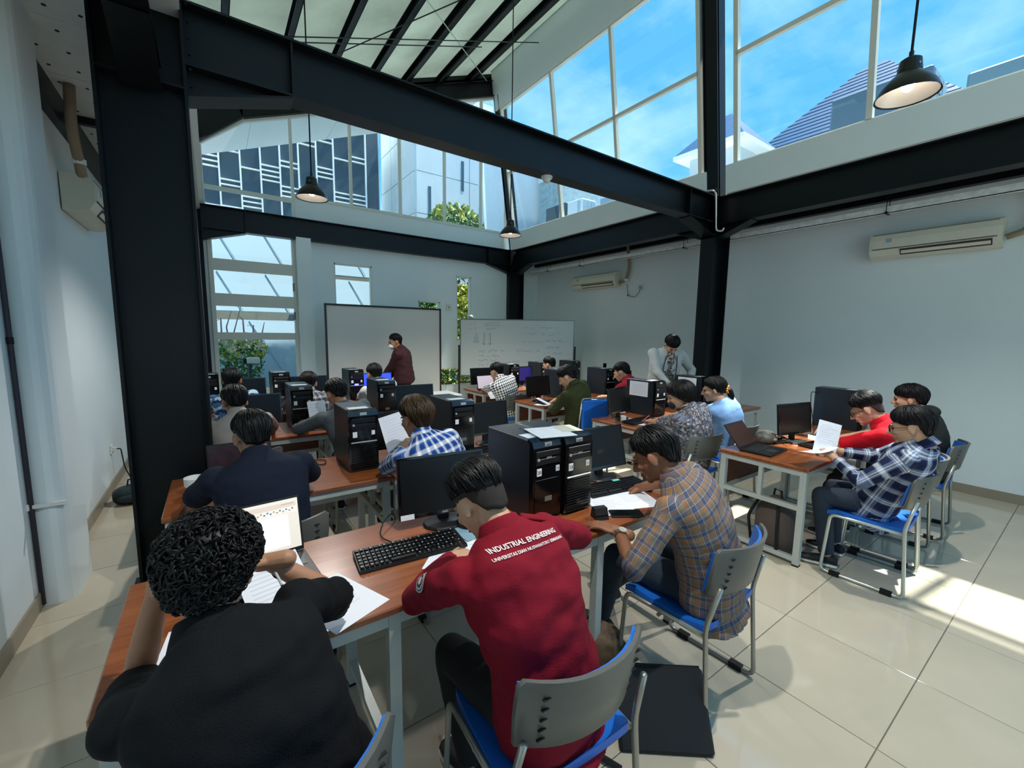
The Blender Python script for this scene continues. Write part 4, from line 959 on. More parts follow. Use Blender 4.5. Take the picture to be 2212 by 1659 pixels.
def hair_surface(az, el, t):
    if el <= math.pi/2: s, c = math.sin(el), (HR.z+t)*math.cos(el)
    else: k = (el-math.pi/2)/R(60); s, c = 1-.24*max(0, k)**1.6, -HR.z*1.3*k
    return HC+Vector(((HR.x+t)*s*math.sin(az), (HR.y+t)*s*math.cos(az), c))
def hair_limit(az, st):
    a = abs((az+math.pi) % (2*math.pi)-math.pi)     # 0 front .. pi back
    keys = st.get('line', ((0, 66), (.7, 70), (1.1, 90), (1.32, 99), (1.5, 92), (1.78, 94), (2.0, 118), (2.3, 138), (3.15, 146)))
    for (a0, e0), (a1, e1) in zip(keys, keys[1:]):
        if a <= a1: u = (a-a0)/(a1-a0); u = u*u*(3-2*u); return R(e0+(e1-e0)*u)
    return R(keys[-1][1])
def make_hair(st, seed):
    r_ = random.Random(seed); mb = MB(); na, ne = 52, 18; top, side, edge = st.get('top', .022), st.get('side', .010), st.get('edge', .003); nz = st.get('noise', .004)
    def thick(az, u, el):
        a = abs((az+math.pi) % (2*math.pi)-math.pi)
        t = top*(1-u)**1.0+side*u; fringe = st.get('fringe', .0)*max(0, 1-a/1.1)*min(1, u*1.6); t = t+fringe
        if u > .62: t = t+(edge-t)*((u-.62)/.38)**1.3
        return t
    rows = []
    for i in range(ne+1):
        u = i/ne; row = []
        for j in range(na):
            az = 2*math.pi*j/na; lim = hair_limit(az, st)+st.get('ragged', .03)*math.sin(j*7.3)*math.cos(j*3.1); el = max(.02, lim*u)
            t = thick(az, u, el)+nz*noise.noise(Vector((math.sin(az)*math.sin(el)*3, math.cos(az)*math.sin(el)*3, math.cos(el)*3+seed)))*(1 if u < .95 else .2)
            row.append(hair_surface(az, el, t))
        rows.append(row)
    vs = [v for r in rows for v in r]; fs = [(i*na+j, i*na+(j+1) % na, (i+1)*na+(j+1) % na, (i+1)*na+j) for i in range(ne) for j in range(na)]
    inner = [hair_surface(2*math.pi*j/na, hair_limit(2*math.pi*j/na, st), -.012) for j in range(na)]; o = len(vs); vs += inner; fs += [(ne*na+j, ne*na+(j+1) % na, o+(j+1) % na, o+j) for j in range(na)]
    mb.add(vs, fs)
    if st.get('curl'):
        for _ in range(st['curl']):
            az = r_.random()*2*math.pi; u = math.sqrt(r_.random())*.98; el = hair_limit(az, st)*u; t = thick(az, u, el); c = hair_surface(az, el, t+r_.uniform(-.004, .006))
            n = (c-HC).normalized(); x = n.orthogonal().normalized(); x = Matrix.Rotation(r_.random()*6.28, 3, n) @ x; y = n.cross(x); rad = r_.uniform(.006, .0125); tn = r_.uniform(.8, 1.5); ph = r_.random()*6.28; rise = r_.uniform(.004, .016)
            mb.tube([c+(x*math.cos(ph+6.28*tn*q/9)+n*math.sin(ph+6.28*tn*q/9)*.8)*rad+y*(q/9-.5)*rise*1.6 for q in range(10)], [.0016, .0026, .003, .003, .003, .003, .003, .003, .0024, .001], 4)
    else:
        part = st.get('part', .3)
        for _ in range(st.get('strands', 160)):
            az = r_.random()*2*math.pi; lim = hair_limit(az, st); u0 = r_.random()*.55; u1 = min(1.03, u0+r_.uniform(.3, .6)); sw = r_.uniform(-.5, .5)+part*math.sin(az); off = r_.uniform(.0005, st.get('loose', .004)); w = r_.uniform(.0022, .0055); pts = []; q = 6
            for k in range(q+1):
                u = u0+(u1-u0)*k/q; a2 = az+sw*(u-u0); el = max(.05, hair_limit(a2, st)*u); pts.append(hair_surface(a2, el, thick(a2, min(u, 1), el)+off*math.sin(math.pi*(.15+.75*k/q))))
            mb.tube(pts, [w*.5]+[w]*(q-2)+[w*.75, w*.2], 4)
    for (pts, rad) in st.get('tails', ()):
        mb.tube(pts, rad, 12)
        for k in range(60):
            a = r_.random()*6.28; mb.tube([Vector(p)+Vector((math.cos(a), math.sin(a), 0))*rr*1.02 for p, rr in zip(pts, rad)], [.004]*(len(pts)-1)+[.001], 4)
    return mb
SKIN = {'tan': M('tan_skin', 'a87a5c', .5, var=.05, scale=14, spec=.35), 'light': M('light_tan_skin', 'c2977a', .5, var=.05, scale=14, spec=.35), 'brown': M('brown_skin', '8d5f45', .5, var=.06, scale=14, spec=.35)}
HAIRM = {'black': M('black_hair', '070606', .5, var=.3, scale=40, spec=.28), 'brown': M('dyed_brown_hair', '33240f', .5, var=.7, scale=14, spec=.3), 'dark': M('dark_brown_hair', '100c0a', .5, var=.35, scale=30, spec=.28)}
eyem = M('eye_dark', '14100e', .2); eyew = M('eye_white', 'd8d4cc', .3); browm = M('eyebrow', '120e0c', .8); shoe_sole = M('white_shoe_sole', 'd8d6cc', .6); shoe_up = M('black_canvas_shoe', '141416', .7)
jeans = M('dark_blue_denim', '1b2a3a', .8, var=.18, scale=9, bump=.2, bscale=300); blackt = M('black_trousers', '0d0f13', .8, var=.1); khaki = M('khaki_trousers', '8d8468', .8, var=.08); greyt = M('dark_grey_trousers', '23282b', .8, var=.1)
stubble = M('cropped_hair', '241b16', .8, var=.2, scale=60)
def person(label, head, pelvis, body_yaw=0, yaw=0, pitch=20, roll=0, LH=None, RH=None, LE=(-.5, -.3, -.8), RE=(.5, -.3, -.8), shirt=None, sleeve=1.0, trousers=None, hair=None, hairc='black', skin='tan',
           lcurl=.5, rcurl=.5, ldir=None, rdir=None, lnorm=None, rnorm=None, knees=None, ankles=None, standing=False, build=1.0, voxel=.011, face=True, collar=True, hem=.10, fold=.006, seed=1, hair_scale=1.0, shoe=None, shoulders=0.0, shirt_name='shirt', bulge=.075):
    H = Vector(head); zP = .90 if standing else .535; P = Vector((pelvis[0], pelvis[1], pelvis[2] if len(pelvis) > 2 else zP)); O = Vector((P.x, P.y, 0))
    root = thing('person', label, 'person', O); RNGs = seed
    Rb = Matrix.Rotation(R(body_yaw), 3, 'Z'); r = Rb @ Vector((1, 0, 0)); f = Rb @ Vector((0, 1, 0)); up = Vector((0, 0, 1))
    Rh = Matrix.Rotation(R(yaw), 3, 'Z') @ Matrix.Rotation(R(-pitch), 3, 'X') @ Matrix.Rotation(R(roll), 3, 'Y')
    NJ = H+Rh @ Vector((0, -.03, -.075)); N = NJ+Vector((0, 0, -.034))-f*.03
    ctrl = (P+N)*.5-f*(bulge if not standing else .01)+up*.03
    def sp(t): return (1-t)**2*P+2*t*(1-t)*ctrl+t*t*N
    def tg(t): return (2*(1-t)*(ctrl-P)+2*t*(N-ctrl)).normalized()
    b = build; RT = [(-.22, .150, .105), (-.1, .168, .120), (0, .166, .118), (.15, .158, .112), (.35, .150, .106), (.6, .166, .112), (.78, .180, .106), (.88, .172, .094), (.95, .118, .078), (1.02, .070, .064)]
    SL = (N-P).length
    def stations(infl, t0=-.22, loose=0):
        st = []
        for t, rx, ry in RT:
            if t < t0: continue
            T = tg(max(t, 0)); c = sp(t) if t >= 0 else P+T*(t*SL*.6); x = (r-T*r.dot(T)).normalized(); y = T.cross(x); lo = loose*(1-abs(t-.3)) if t < .8 else 0
            k = infl if t < .9 else infl*.6
            st.append((c, x, y, rx*b+k+lo, ry*b+k+lo))
        return st
    # arms
    Tn = tg(.85); xs_ = (r-Tn*r.dot(Tn)).normalized(); fs_ = Tn.cross(xs_); SC_ = sp(.86); ua, fa = .285, .25; arms = []
    for s, Wt, hint, dr, nm, cu in ((-1, LH, LE, ldir, lnorm, lcurl), (1, RH, RE, rdir, rnorm, rcurl)):
        S = SC_+xs_*(s*.172*b)+fs_*(.015+shoulders)+Tn*.005
        Wt = Vector(Wt) if Wt is not None else S+f*.2+r*(s*.05)-up*.4
        E_, Wt = ik(S, Wt, ua, fa, Rb @ Vector(hint)); arms.append((s, S, E_, Wt, dr, nm, cu))
    hips = []
    for i, s in enumerate((-1, 1)):
        hp = P+r*(s*.088); 
        if standing: kn = Vector((hp.x, hp.y, .49))+f*.02+r*(s*.01); an = Vector((hp.x, hp.y, .085))+r*(s*.015)
        else:
            kn = O+r*(s*.12)+f*.40+up*.50; an = kn+f*(-.03)-up*.415
        if knees and knees[i] is not None: kn = Vector(knees[i])
        if ankles and ankles[i] is not None: an = Vector(ankles[i])
        hips.append((s, hp, kn, an))
    # ---- body (one continuous skin)
    mb = MB(); ell_stations(mb, stations(-.012))
    for s, S, E_, W, *_ in arms: cap_tube(mb, [S, (S+E_)*.5, E_, E_*.6+W*.4, W], [.049*b, .043*b, .037*b, .036*b, .026], 12)
    for s, hp, kn, an in hips: cap_tube(mb, [hp, (hp+kn)*.5, kn, kn*.6+an*.4, an], [.075*b, .066*b, .05, .048, .034], 12)
    cap_tube(mb, [sp(.9), N, NJ], [.06, .056, .05], 12)
    parts = [remesh(mb, max(voxel, .011), 3)]
    hm = head_mesh(.0055 if voxel < .0105 else .007); M3 = np.array(Rh); parts.append((hm[0] @ M3.T+np.array(H), hm[1]))
    for s, S, E_, W, dr, nm, cu in arms:
        y = Vector(dr).normalized() if dr is not None else (W-E_).normalized(); z = Vector(nm) if nm is not None else up; z = z-y*z.dot(y); z = z.normalized() if z.length > 1e-4 else y.orthogonal().normalized(); x = y.cross(z)
        hv = hand_mesh(s, cu, .0045 if voxel < .0105 else .006, .5); A = np.array(Matrix((x, y, z)).transposed()); parts.append((hv[0] @ A.T+np.array(W), hv[1]))
    co, fc = join(parts); body = mesh_np('body', co, fc, SKIN[skin], root, O)
    # ---- shirt
    mb = MB(); st = stations(.014, -.22 if hem > .05 else 0.0, .012)
    if hem > .12 and not standing:
        c, x, y, rx, ry = st[0]; st = [(c-up*(hem-.1)-f*.02, x, y, rx*1.1, ry*1.15)]+st
    ell_stations(mb, st, 22); sl = []
    for s, S, E_, W, *_ in arms:
        if sleeve <= .001: cap_tube(mb, [S, S+(E_-S)*.15], [.06*b, .058*b]); continue
        if sleeve <= 1: en = S+(E_-S)*sleeve; pts = [S-(E_-S).normalized()*.01, S+(en-S)*.35, S+(en-S)*.7, en]; rad = [.064*b, .061*b, .06*b, .062*b]
        else: en = E_+(W-E_)*(sleeve-1); pts = [S-(E_-S).normalized()*.01, (S+E_)*.5, E_+(S-E_)*.12, E_+(en-E_)*.15, (E_+en)*.5, en]; rad = [.064*b, .058*b, .053*b, .052*b, .046*b, .039*b]
        if sleeve > 1: mb.ell(E_, (.054*b, .054*b, .054*b), 12, 8)
        mb.tube(pts, rad, 14); mb.ell(S, (.066*b, .066*b, .062*b), 12, 8); sl.append((pts, rad))
    co, fc = remesh(mb, voxel, 4, .45)
    # garment coordinates
    cs = np.array([s_[0] for s_ in st]); X_ = np.array([s_[1] for s_ in st]); Y_ = np.array([s_[2] for s_ in st]); RX = np.array([(s_[3], s_[4]) for s_ in st]); along = np.concatenate([[0], np.cumsum(np.linalg.norm(np.diff(cs, axis=0), axis=1))])
    Tt = np.gradient(cs, axis=0); Tt /= np.linalg.norm(Tt, axis=1)[:, None]
    d = co[:, None]-cs[None]; h_ = np.abs((d*Tt[None]).sum(2)); k = h_.argmin(1); dk = d[np.arange(len(co)), k]
    u = (dk*X_[k]).sum(1); w_ = (dk*Y_[k]).sum(1); v = along[k]+(dk*Tt[k]).sum(1); best = np.sqrt((u/RX[k, 0])**2+(w_/RX[k, 1])**2); cl = np.stack([np.arctan2(u, -w_)*.145, v, w_*0], 1)
    for pts, rad in sl:
        base = 0.0
        for a, c_, ra in zip(pts, pts[1:], rad):
            a_ = np.array(a); ax = np.array(c_)-a_; L_ = np.linalg.norm(ax); ax /= L_; q = co-a_; t_ = np.clip((q @ ax)/L_, 0, 1); pd_ = q-np.outer(t_*L_, ax); dist = np.linalg.norm(pd_, axis=1)/ra*.92; sel = (dist < best) & (base+t_*L_ > .045)
            e2 = np.array(up)*1.0-np.array(f)*.6; e2 -= ax*(e2 @ ax); e2 /= np.linalg.norm(e2)+1e-9; e1 = np.cross(ax, e2); cl[sel] = np.stack([np.arctan2(pd_ @ e1, pd_ @ e2)*.052, base+t_*L_+.5, 0*dist], 1)[sel]; best = np.minimum(best, dist); base += L_
    if fold:
        nrm = np.zeros_like(co)
        q = np.array([p[:3] for p in fc]); n_ = np.cross(co[q[:, 1]]-co[q[:, 0]], co[q[:, 2]]-co[q[:, 0]])
        for kk in range(3): np.add.at(nrm, q[:, kk], n_)
        nrm /= np.linalg.norm(nrm, axis=1)[:, None]+1e-9
        amp = np.array([noise.noise(Vector((p[0]*7+seed, p[1]*7, p[2]*16)))+.5*noise.noise(Vector((p[0]*19, p[1]*19+seed, p[2]*26))) for p in co]); co = co+nrm*(amp*fold)[:, None]
    sh = mesh_np(shirt_name, co, fc, shirt, root, O, cl)
    if collar:
        ax = (NJ-N+up*.02).normalized(); x = (r-ax*r.dot(ax)).normalized(); y = ax.cross(x); n = 26; rows = []
        for h, rad, g in ((-.022, .082, 0), (.0, .076, 0), (.03, .0665, 0), (.034, .0635, 0), (.030, .0605, 0), (-.01, .066, 0)):
            rows.append([N+ax*(h-.012*math.sin(2*math.pi*j/n)*-1*-.9)+x*(rad*math.cos(2*math.pi*j/n))+y*(rad*.95*math.sin(2*math.pi*j/n)) for j in range(n)])
        cmb = MB().rings(rows, caps=False); cc = np.array([tuple(v_) for v_ in cmb.v]); mesh_np('collar', cc, cmb.f, shirt, root, O, np.stack([(cc-np.array(N)) @ np.array(x), (cc-np.array(N)) @ np.array(ax)+.3, cc[:, 2]*0], 1))
    # ---- trousers and shoes
    mb = MB(); mb.ell(P, (.165*b, .125*b, .11), 16, 10, Matrix.Translation(P) @ Matrix.Rotation(R(body_yaw), 4, 'Z') @ Matrix.Translation(-P))
    for s, hp, kn, an in hips: mb.ell(hp, (.085*b, .085*b, .085*b), 12, 8); mb.tube([hp, (hp+kn)*.5, kn*.93+hp*.07, kn*.95+an*.05, kn*.6+an*.4, an+(kn-an)*.02], [.088*b, .08*b, .066, .066, .062, .05], 14); mb.ell(kn, (.063, .063, .063), 12, 8)
    co, fc = remesh(mb, max(voxel, .011), 3); mesh_np('trousers', co, fc, trousers or jeans, root, O)
    for s, hp, kn, an in hips:
        ft = f if standing or not knees else (Vector((kn.x-hp.x, kn.y-hp.y, 0)).normalized()); x = Vector((ft.y, -ft.x, 0)); base = Vector((an.x, an.y, an.z-.085)); mb = MB(); so_ = MB()
        def fo(a, w, z): return base+ft*a+x*w+up*z
        prof = ((-.07, .03, .07), (-.05, .036, .085), (.0, .038, .088), (.06, .042, .068), (.12, .046, .05), (.165, .036, .04), (.18, .02, .034))
        rings = [[fo(a, w*math.cos(2*math.pi*j/14), max(.018, .018+(h-.018)*(.5+.5*math.sin(2*math.pi*j/14)))) for j in range(14)] for a, w, h in prof]; mb.rings(rings); so_.rings([[fo(a, (w+.003)*math.cos(2*math.pi*j/14), .024*(.5+.5*math.sin(2*math.pi*j/14))) for j in range(14)] for a, w, h in prof])
        mb.v = [tuple(Vector(v_)-O) for v_ in mb.v]; so_.v = [tuple(Vector(v_)-O) for v_ in so_.v]
        q = obj('shoe', mb, shoe or shoe_up, root, smooth=True); obj('sole', so_, shoe_sole, q, smooth=True)
    # ---- hair, face details
    hs_ = dict(hair or {}); hmb = make_hair(hs_, seed); hv = np.array([tuple(v_) for v_ in hmb.v])*hair_scale @ M3.T+np.array(H); mesh_np('hair', hv, hmb.f, HAIRM[hairc], root, O)
    if hs_.get('under'):
        hmb = make_hair(dict(top=.002, side=.0022, edge=.0002, noise=.0006, strands=0, ragged=.02, line=hs_['under']), seed); hv = np.array([tuple(v_) for v_ in hmb.v]) @ M3.T+np.array(H); mesh_np('cropped_hair', hv, hmb.f, stubble, root, O)
    if face:
        for s in (-1, 1):
            m = Matrix.Translation(H-O) @ Rh.to_4x4(); obj('eye', MB().ell((s*.031, .0865, .0), (.012, .007, .0055), 10, 8, m), eyem, root, smooth=True); obj('eyebrow', MB().tube([m @ Vector((s*.016, .0985, .018)), m @ Vector((s*.034, .0955, .022)), m @ Vector((s*.05, .082, .016))], [.003, .0038, .0018], 6), browm, root)
        obj('lips', MB().ell((0, .0935, -.0635), (.0225, .0095, .0075), 12, 8, Matrix.Translation(H-O) @ Rh.to_4x4()), M('lips', '8d5248', .5), root, smooth=True)
    root['_'] = 0; del root['_']
    return dict(root=root, H=H, Rh=Rh, O=O, arms=arms, P=P, N=N, shirt=sh, r=r, f=f, sp=sp)
def glasses(p):
    m = Matrix.Translation(p['H']-p['O']) @ p['Rh'].to_4x4(); g = None; mb = MB()
    for s in (-1, 1):
        mb.tube([m @ Vector((s*.034+.026*math.cos(a), .104-.004*math.cos(a)*s*0, .0+.019*math.sin(a))) for a in [2*math.pi*k/16 for k in range(16)]], .0022, 6, True); mb.tube([m @ Vector((s*.06, .102, .006)), m @ Vector((s*.078, .08, .008)), m @ Vector((s*.082, .0, .006))], .002, 6)
    mb.tube([m @ Vector((-.009, .106, .004)), m @ Vector((.009, .106, .004))], .002, 6); obj('glasses', mb, rubber, p['root'])
plain = lambda n, c, **k: M(n, c, .85, var=k.get('var', .06), scale=10, bump=.25, bscale=k.get('bs', 260), spec=.2)
UND = ((0, 60), (.7, 68), (1.1, 90), (1.32, 99), (1.5, 92), (1.78, 94), (2.0, 114), (2.3, 134), (3.15, 143))
SHORT = dict(top=.024, side=.014, edge=.003, strands=260, under=UND, line=((0, 66), (.7, 70), (1.1, 86), (1.32, 90), (1.5, 88), (1.78, 93), (2.0, 114), (2.3, 134), (3.15, 141))); FADE = dict(under=UND, top=.030, side=.020, edge=.004, strands=700, noise=.003, part=.5, loose=.006, line=((0, 70), (.7, 76), (1.1, 82), (1.32, 82), (1.5, 82), (1.78, 84), (2.0, 90), (2.3, 96), (3.15, 102))); BOWL = dict(top=.03, side=.022, edge=.012, fringe=.006, strands=320, line=((0, 84), (.7, 86), (1.1, 93), (1.35, 97), (1.55, 93), (1.8, 98), (2.0, 116), (2.3, 128), (3.15, 134)))
FRINGE = dict(top=.028, side=.014, edge=.004, fringe=.010, strands=320, line=((0, 78), (.6, 82), (1.1, 92), (1.35, 98), (1.5, 92), (1.78, 95), (2.0, 118), (2.3, 136), (3.15, 142)))
black_sh = plain('black_cotton_shirt', '0e1012'); maroon = plain('maroon_twill_shirt', '7d0f22', var=.04); navy = plain('navy_shirt', '141b2a'); olive = plain('olive_green_shirt', '353a20'); brownsh = plain('brown_satin_shirt', '43262a'); redsh = plain('bright_red_shirt', 'c01224'); skyb = plain('light_blue_knit_top', '86aede'); greysw = plain('grey_knit_sweater', '565c60'); hood = plain('charcoal_hoodie', '2b2d2a'); dred = plain('dark_red_shirt', '8e1c2c'); beige = plain('beige_vest', 'a29a92'); whitesh = plain('white_shirt', 'd4d6d6'); jacket = plain('pale_grey_jacket', 'b4bab8')
pl_brown = cloth_pattern('brown_orange_plaid', 'plaid', [(0, '746a60'), (.26, '9c6a3a'), (.44, '746a60'), (.52, 'c4bcae'), (.55, '474f68'), (.84, '474f68'), (.90, 'c9bfae'), (.93, '746a60')], .05)
pl_blue = cloth_pattern('blue_white_plaid', 'plaid', [(0, '16387c'), (.36, '3f66b0'), (.5, 'e4e4dc'), (.78, '7fa0cc'), (.88, '16387c')], .055)
pl_navy = cloth_pattern('navy_white_plaid', 'plaid', [(0, '141c3a'), (.42, '7a88a4'), (.50, 'e4e8ea'), (.56, '7a88a4'), (.64, 'e4e8ea'), (.70, '7a88a4'), (.84, '1d2648')], .10)
pl_check = cloth_pattern('black_white_gingham', 'plaid', [(0, '050607'), (.5, 'f2f2f0')], .034)
pl_grey = cloth_pattern('grey_plaid', 'plaid', [(0, '3a3d40'), (.4, '8d9092'), (.55, 'c9cbcc'), (.65, '5a5d60')], .06)
batik = cloth_pattern('grey_violet_batik', 'voronoi', [(0, '4a4a54'), (.3, '716d76'), (.5, '8a7c70'), (.65, '63748c'), (.8, 'b0b2ba'), (.92, '554e48')], .013)
batik2 = cloth_pattern('grey_leaf_print', 'voronoi', [(0, '4a4846'), (.35, '7d7872'), (.6, 'b5b2ac'), (.8, '5d5650')], .02)
batik3 = cloth_pattern('blue_leaf_print', 'voronoi', [(0, '1d3560'), (.4, '4d7090'), (.7, 'a9c0c8')], .025)
CH = 'blue chairs with grey backs'
# ---- nearest row
S1 = person('student with curly black hair and black shirt, elbows on the nearest desk', (-.035, 1.21, 1.085), (.12, .98), 4, yaw=-10, pitch=24, LH=(-.155, 1.36, 1.0), RH=(.10, 1.40, .985), LE=(-.25, 0, -1), RE=(.8, .35, -.7), shirt=black_sh, sleeve=.92, trousers=blackt, skin='tan', voxel=.009,
            hair=dict(top=.038, side=.030, edge=.014, noise=.010, curl=3000, line=((0, 70), (.7, 76), (1.1, 92), (1.35, 99), (1.55, 92), (1.8, 96), (2.0, 118), (2.3, 138), (3.15, 146))), lcurl=.9, rcurl=.55, ldir=(.15, -.1, 1), lnorm=(-1, .2, 0), rdir=(-.85, .3, -.05), rnorm=(.3, .5, .9), seed=3, shoulders=.03, build=1.0, fold=.010)
S2 = person('student in a maroon university shirt bending over his paper in the nearest row', (.70, 1.17, 1.12), (.80, .90), 4, yaw=14, pitch=42, LH=(.72, 1.40, .80), RH=(1.05, 1.36, .80), LE=(-1, -.1, -.35), RE=(1, -.3, -.2), shirt=maroon, sleeve=1.92, trousers=blackt, hair=FADE, skin='light', voxel=.009, lcurl=.75, rcurl=.4, ldir=(.85, .5, -.1), knees=((.66, 1.30, .50), None), ankles=((.70, 1.22, .09), None), seed=5, shoulders=.02, hem=.16, build=1.0, fold=.011)
S3 = person('student in a brown and orange plaid shirt, wearing a steel watch', (1.64, 1.17, 1.13), (1.83, .96), 14, yaw=26, pitch=32, LH=(1.50, 1.24, .765), RH=(2.02, 1.52, .785), LE=(-1, -.5, -.5), RE=(1, .2, -.3), shirt=pl_brown, sleeve=1.12, trousers=jeans, hair=SHORT, skin='brown', voxel=.009, lcurl=.25, ldir=(-.45, .9, .12), knees=((1.68, 1.40, .52), (1.98, 1.36, .5)), ankles=((1.72, 1.52, .09), (2.0, 1.70, .09)), seed=7, hem=.15, fold=.009)
chair(.02, 1.02, 16, 'grey backed blue chair of the curly haired student, cut by the lower edge', CH)
chair(.81, .97, -4, 'grey backed blue chair under the maroon shirted student', CH)
chair(1.83, 1.07, 4, 'grey backed blue chair under the brown plaid student', CH)
# ---- second left row
S4 = person('student in a navy shirt seen from behind, in front of the dark laptop', (.135, 2.48, 1.14), (.19, 2.27), 0, yaw=12, pitch=25, LH=(-.12, 2.84, .79), RH=(.36, 2.84, .79), LE=(-.75, -.3, -.75), RE=(.95, -.3, -.45), shirt=navy, sleeve=.85, hair=SHORT, trousers=blackt, skin='tan', voxel=.010, seed=11, build=1.05)
S5 = person('student with dyed brown hair and blue plaid shirt holding up a sheet', (1.0, 2.45, 1.145), (1.15, 2.26), 4, yaw=14, pitch=14, LH=(1.04, 2.74, .90), RH=(1.32, 2.8, .80), LE=(-.7, .3, -.7), RE=(.8, -.2, -.4), shirt=pl_blue, sleeve=1.8, hair=dict(top=.036, side=.024, edge=.006, strands=500, loose=.008, noise=.006, part=.6, under=UND, line=SHORT['line']), hairc='brown', trousers=blackt, skin='tan', voxel=.010, lcurl=.8, seed=13)
chair(.19, 2.33, 0, 'blue chair under the navy shirted student', CH); chair(1.16, 2.32, 0, 'blue chair under the blue plaid student', CH)
# ---- third left row
S6 = person('student in a beige vest over a pinkish shirt by the nearest column', (.11, 3.84, 1.125), (.16, 3.66), 0, yaw=10, pitch=28, LH=(-.08, 4.25, .79), RH=(.38, 4.25, .79), LE=(-1, -.2, -.2), RE=(1, -.2, -.2), shirt=beige, sleeve=.0, hair=SHORT, skin='tan', voxel=.012, seed=17, shirt_name='vest')
pink = plain('pinkish_sleeves', '8f6058')
for s, S, E_, W, *_ in S6['arms']:
    mb = MB(); cap_tube(mb, [S-S6['O'], (S+E_)*.5-S6['O'], E_-S6['O'], (E_+W)*.5-S6['O'], W-S6['O']], [.058, .055, .05, .045, .036]); obj('sleeve', mb, pink, S6['root'], smooth=True)
S7 = person('student in a grey sweater leaning on his left arm, third left row', (.86, 3.90, 1.13), (1.0, 3.72), -4, yaw=18, pitch=30, LH=(.66, 4.22, .80), RH=(1.15, 4.3, .8), LE=(-1, .2, -.4), RE=(1, -.2, -.3), shirt=greysw, sleeve=1.9, hair=SHORT, skin='tan', voxel=.012, collar=False, seed=19)
chair(.16, 3.74, 0, 'blue chair under the beige vest student', CH); chair(1.0, 3.80, 0, 'blue chair under the grey sweater student', CH)
# ---- fourth left row
S8 = person('student in a blue leaf print shirt under the tall window', (.14, 5.28, 1.145), (.18, 5.10), 0, yaw=-8, pitch=15, LH=(-.06, 5.7, .79), RH=(.38, 5.7, .79), shirt=batik3, sleeve=.95, hair=SHORT, skin='brown', voxel=.013, seed=23)
S9 = person('student in a grey plaid shirt behind the tower, fourth left row', (.85, 5.16, 1.09), (.88, 5.05), 0, yaw=-14, pitch=20, LH=(.66, 5.64, .79), RH=(1.05, 5.66, .79), shirt=pl_grey, sleeve=1.9, hair=SHORT, hairc='dark', skin='light', voxel=.013, seed=29)
S10 = person('student in a white shirt before the glowing blue monitor', (1.62, 5.28, 1.15), (1.74, 5.10), 0, yaw=10, pitch=20, LH=(1.55, 5.72, .79), RH=(2.0, 5.72, .79), shirt=whitesh, sleeve=.95, hair=SHORT, hairc='dark', skin='tan', voxel=.013, seed=31)
chair(.18, 5.17, 0, 'blue chair under the blue leaf print student', CH); chair(.88, 5.12, 0, 'blue chair under the grey plaid student', CH); chair(1.74, 5.17, 0, 'blue chair under the white shirted student', CH)
# ---- right block
S11 = person('student in a navy and white plaid shirt reading a sheet, nearest right row', (3.67, .70, 1.115), (3.77, .86), 6, yaw=10, pitch=14, bulge=.0, LH=(3.55, 1.06, .84), RH=(3.73, 1.10, .85), LE=(-.8, -.4, -.8), RE=(.8, -.3, -.8), shirt=pl_navy, sleeve=1.85, hair=FRINGE, skin='light', voxel=.010, lcurl=.7, rcurl=.7, knees=((3.60, 1.12, .53), (3.86, 1.14, .53)), ankles=((3.62, 1.06, .09), (3.88, 1.10, .09)), seed=37, hem=.16)
glasses(S11)
S12 = person('student in a bright red shirt and glasses writing with a raised pen', (4.23, 1.08, 1.12), (4.36, .84), 8, yaw=14, pitch=32, LH=(4.30, 1.34, .86), RH=(4.60, 1.30, .80), LE=(-1, .1, -.6), RE=(1, -.2, -.3), shirt=redsh, sleeve=.98, hair=dict(FADE, strands=320), skin='light', voxel=.010, lcurl=.8, seed=41, trousers=greyt)
glasses(S12)
S13 = person('student in a charcoal hoodie sitting furthest back at the near right desk', (5.06, 1.0, 1.145), (5.14, .84), 6, yaw=14, pitch=6, LH=(4.95, 1.2, .72), RH=(5.3, 1.2, .72), shirt=hood, sleeve=1.95, hair=BOWL, skin='light', voxel=.012, collar=False, seed=43, trousers=blackt)
mb = MB(); c = S13['N']-S13['O']; mb.ell((c.x, c.y-.07, c.z+.01), (.12, .075, .06), 16, 10); obj('hood', mb, hood, S13['root'], smooth=True)
chair(3.77, .86, 4, 'pale framed blue chair of the navy plaid student', CH, True); chair(4.33, .90, 4, 'blue chair under the red shirted student', CH); chair(5.10, .90, 4, 'blue chair under the charcoal hoodie student', CH)
S14 = person('student with bobbed hair and a dark batik shirt, second right row', (3.42, 2.20, 1.14), (3.56, 2.14), -6, yaw=28, pitch=18, LH=(3.62, 2.72, .79), RH=(3.85, 2.7, .8), LE=(-.9, -.2, -.6), RE=(.9, -.2, -.5), shirt=batik, sleeve=.95, hair=dict(top=.034, side=.032, edge=.022, fringe=.006, strands=420, line=((0, 74), (.6, 78), (1.1, 98), (1.45, 118), (1.75, 132), (2.2, 146), (3.15, 148))), hairc='black', skin='light', voxel=.011, hem=.16, seed=47)
obj('face_mask', MB().ell((0, .078, -.06), (.05, .045, .042), 14, 10, Matrix.Translation(S14['H']-S14['O']) @ S14['Rh'].to_4x4()), M('black_mask', '22262a', .8), S14['root'], smooth=True)
tail = [Vector((0, -.10, .0)), Vector((0, -.135, -.03)), Vector((.01, -.145, -.09)), Vector((.015, -.13, -.16)), Vector((.02, -.12, -.22))]
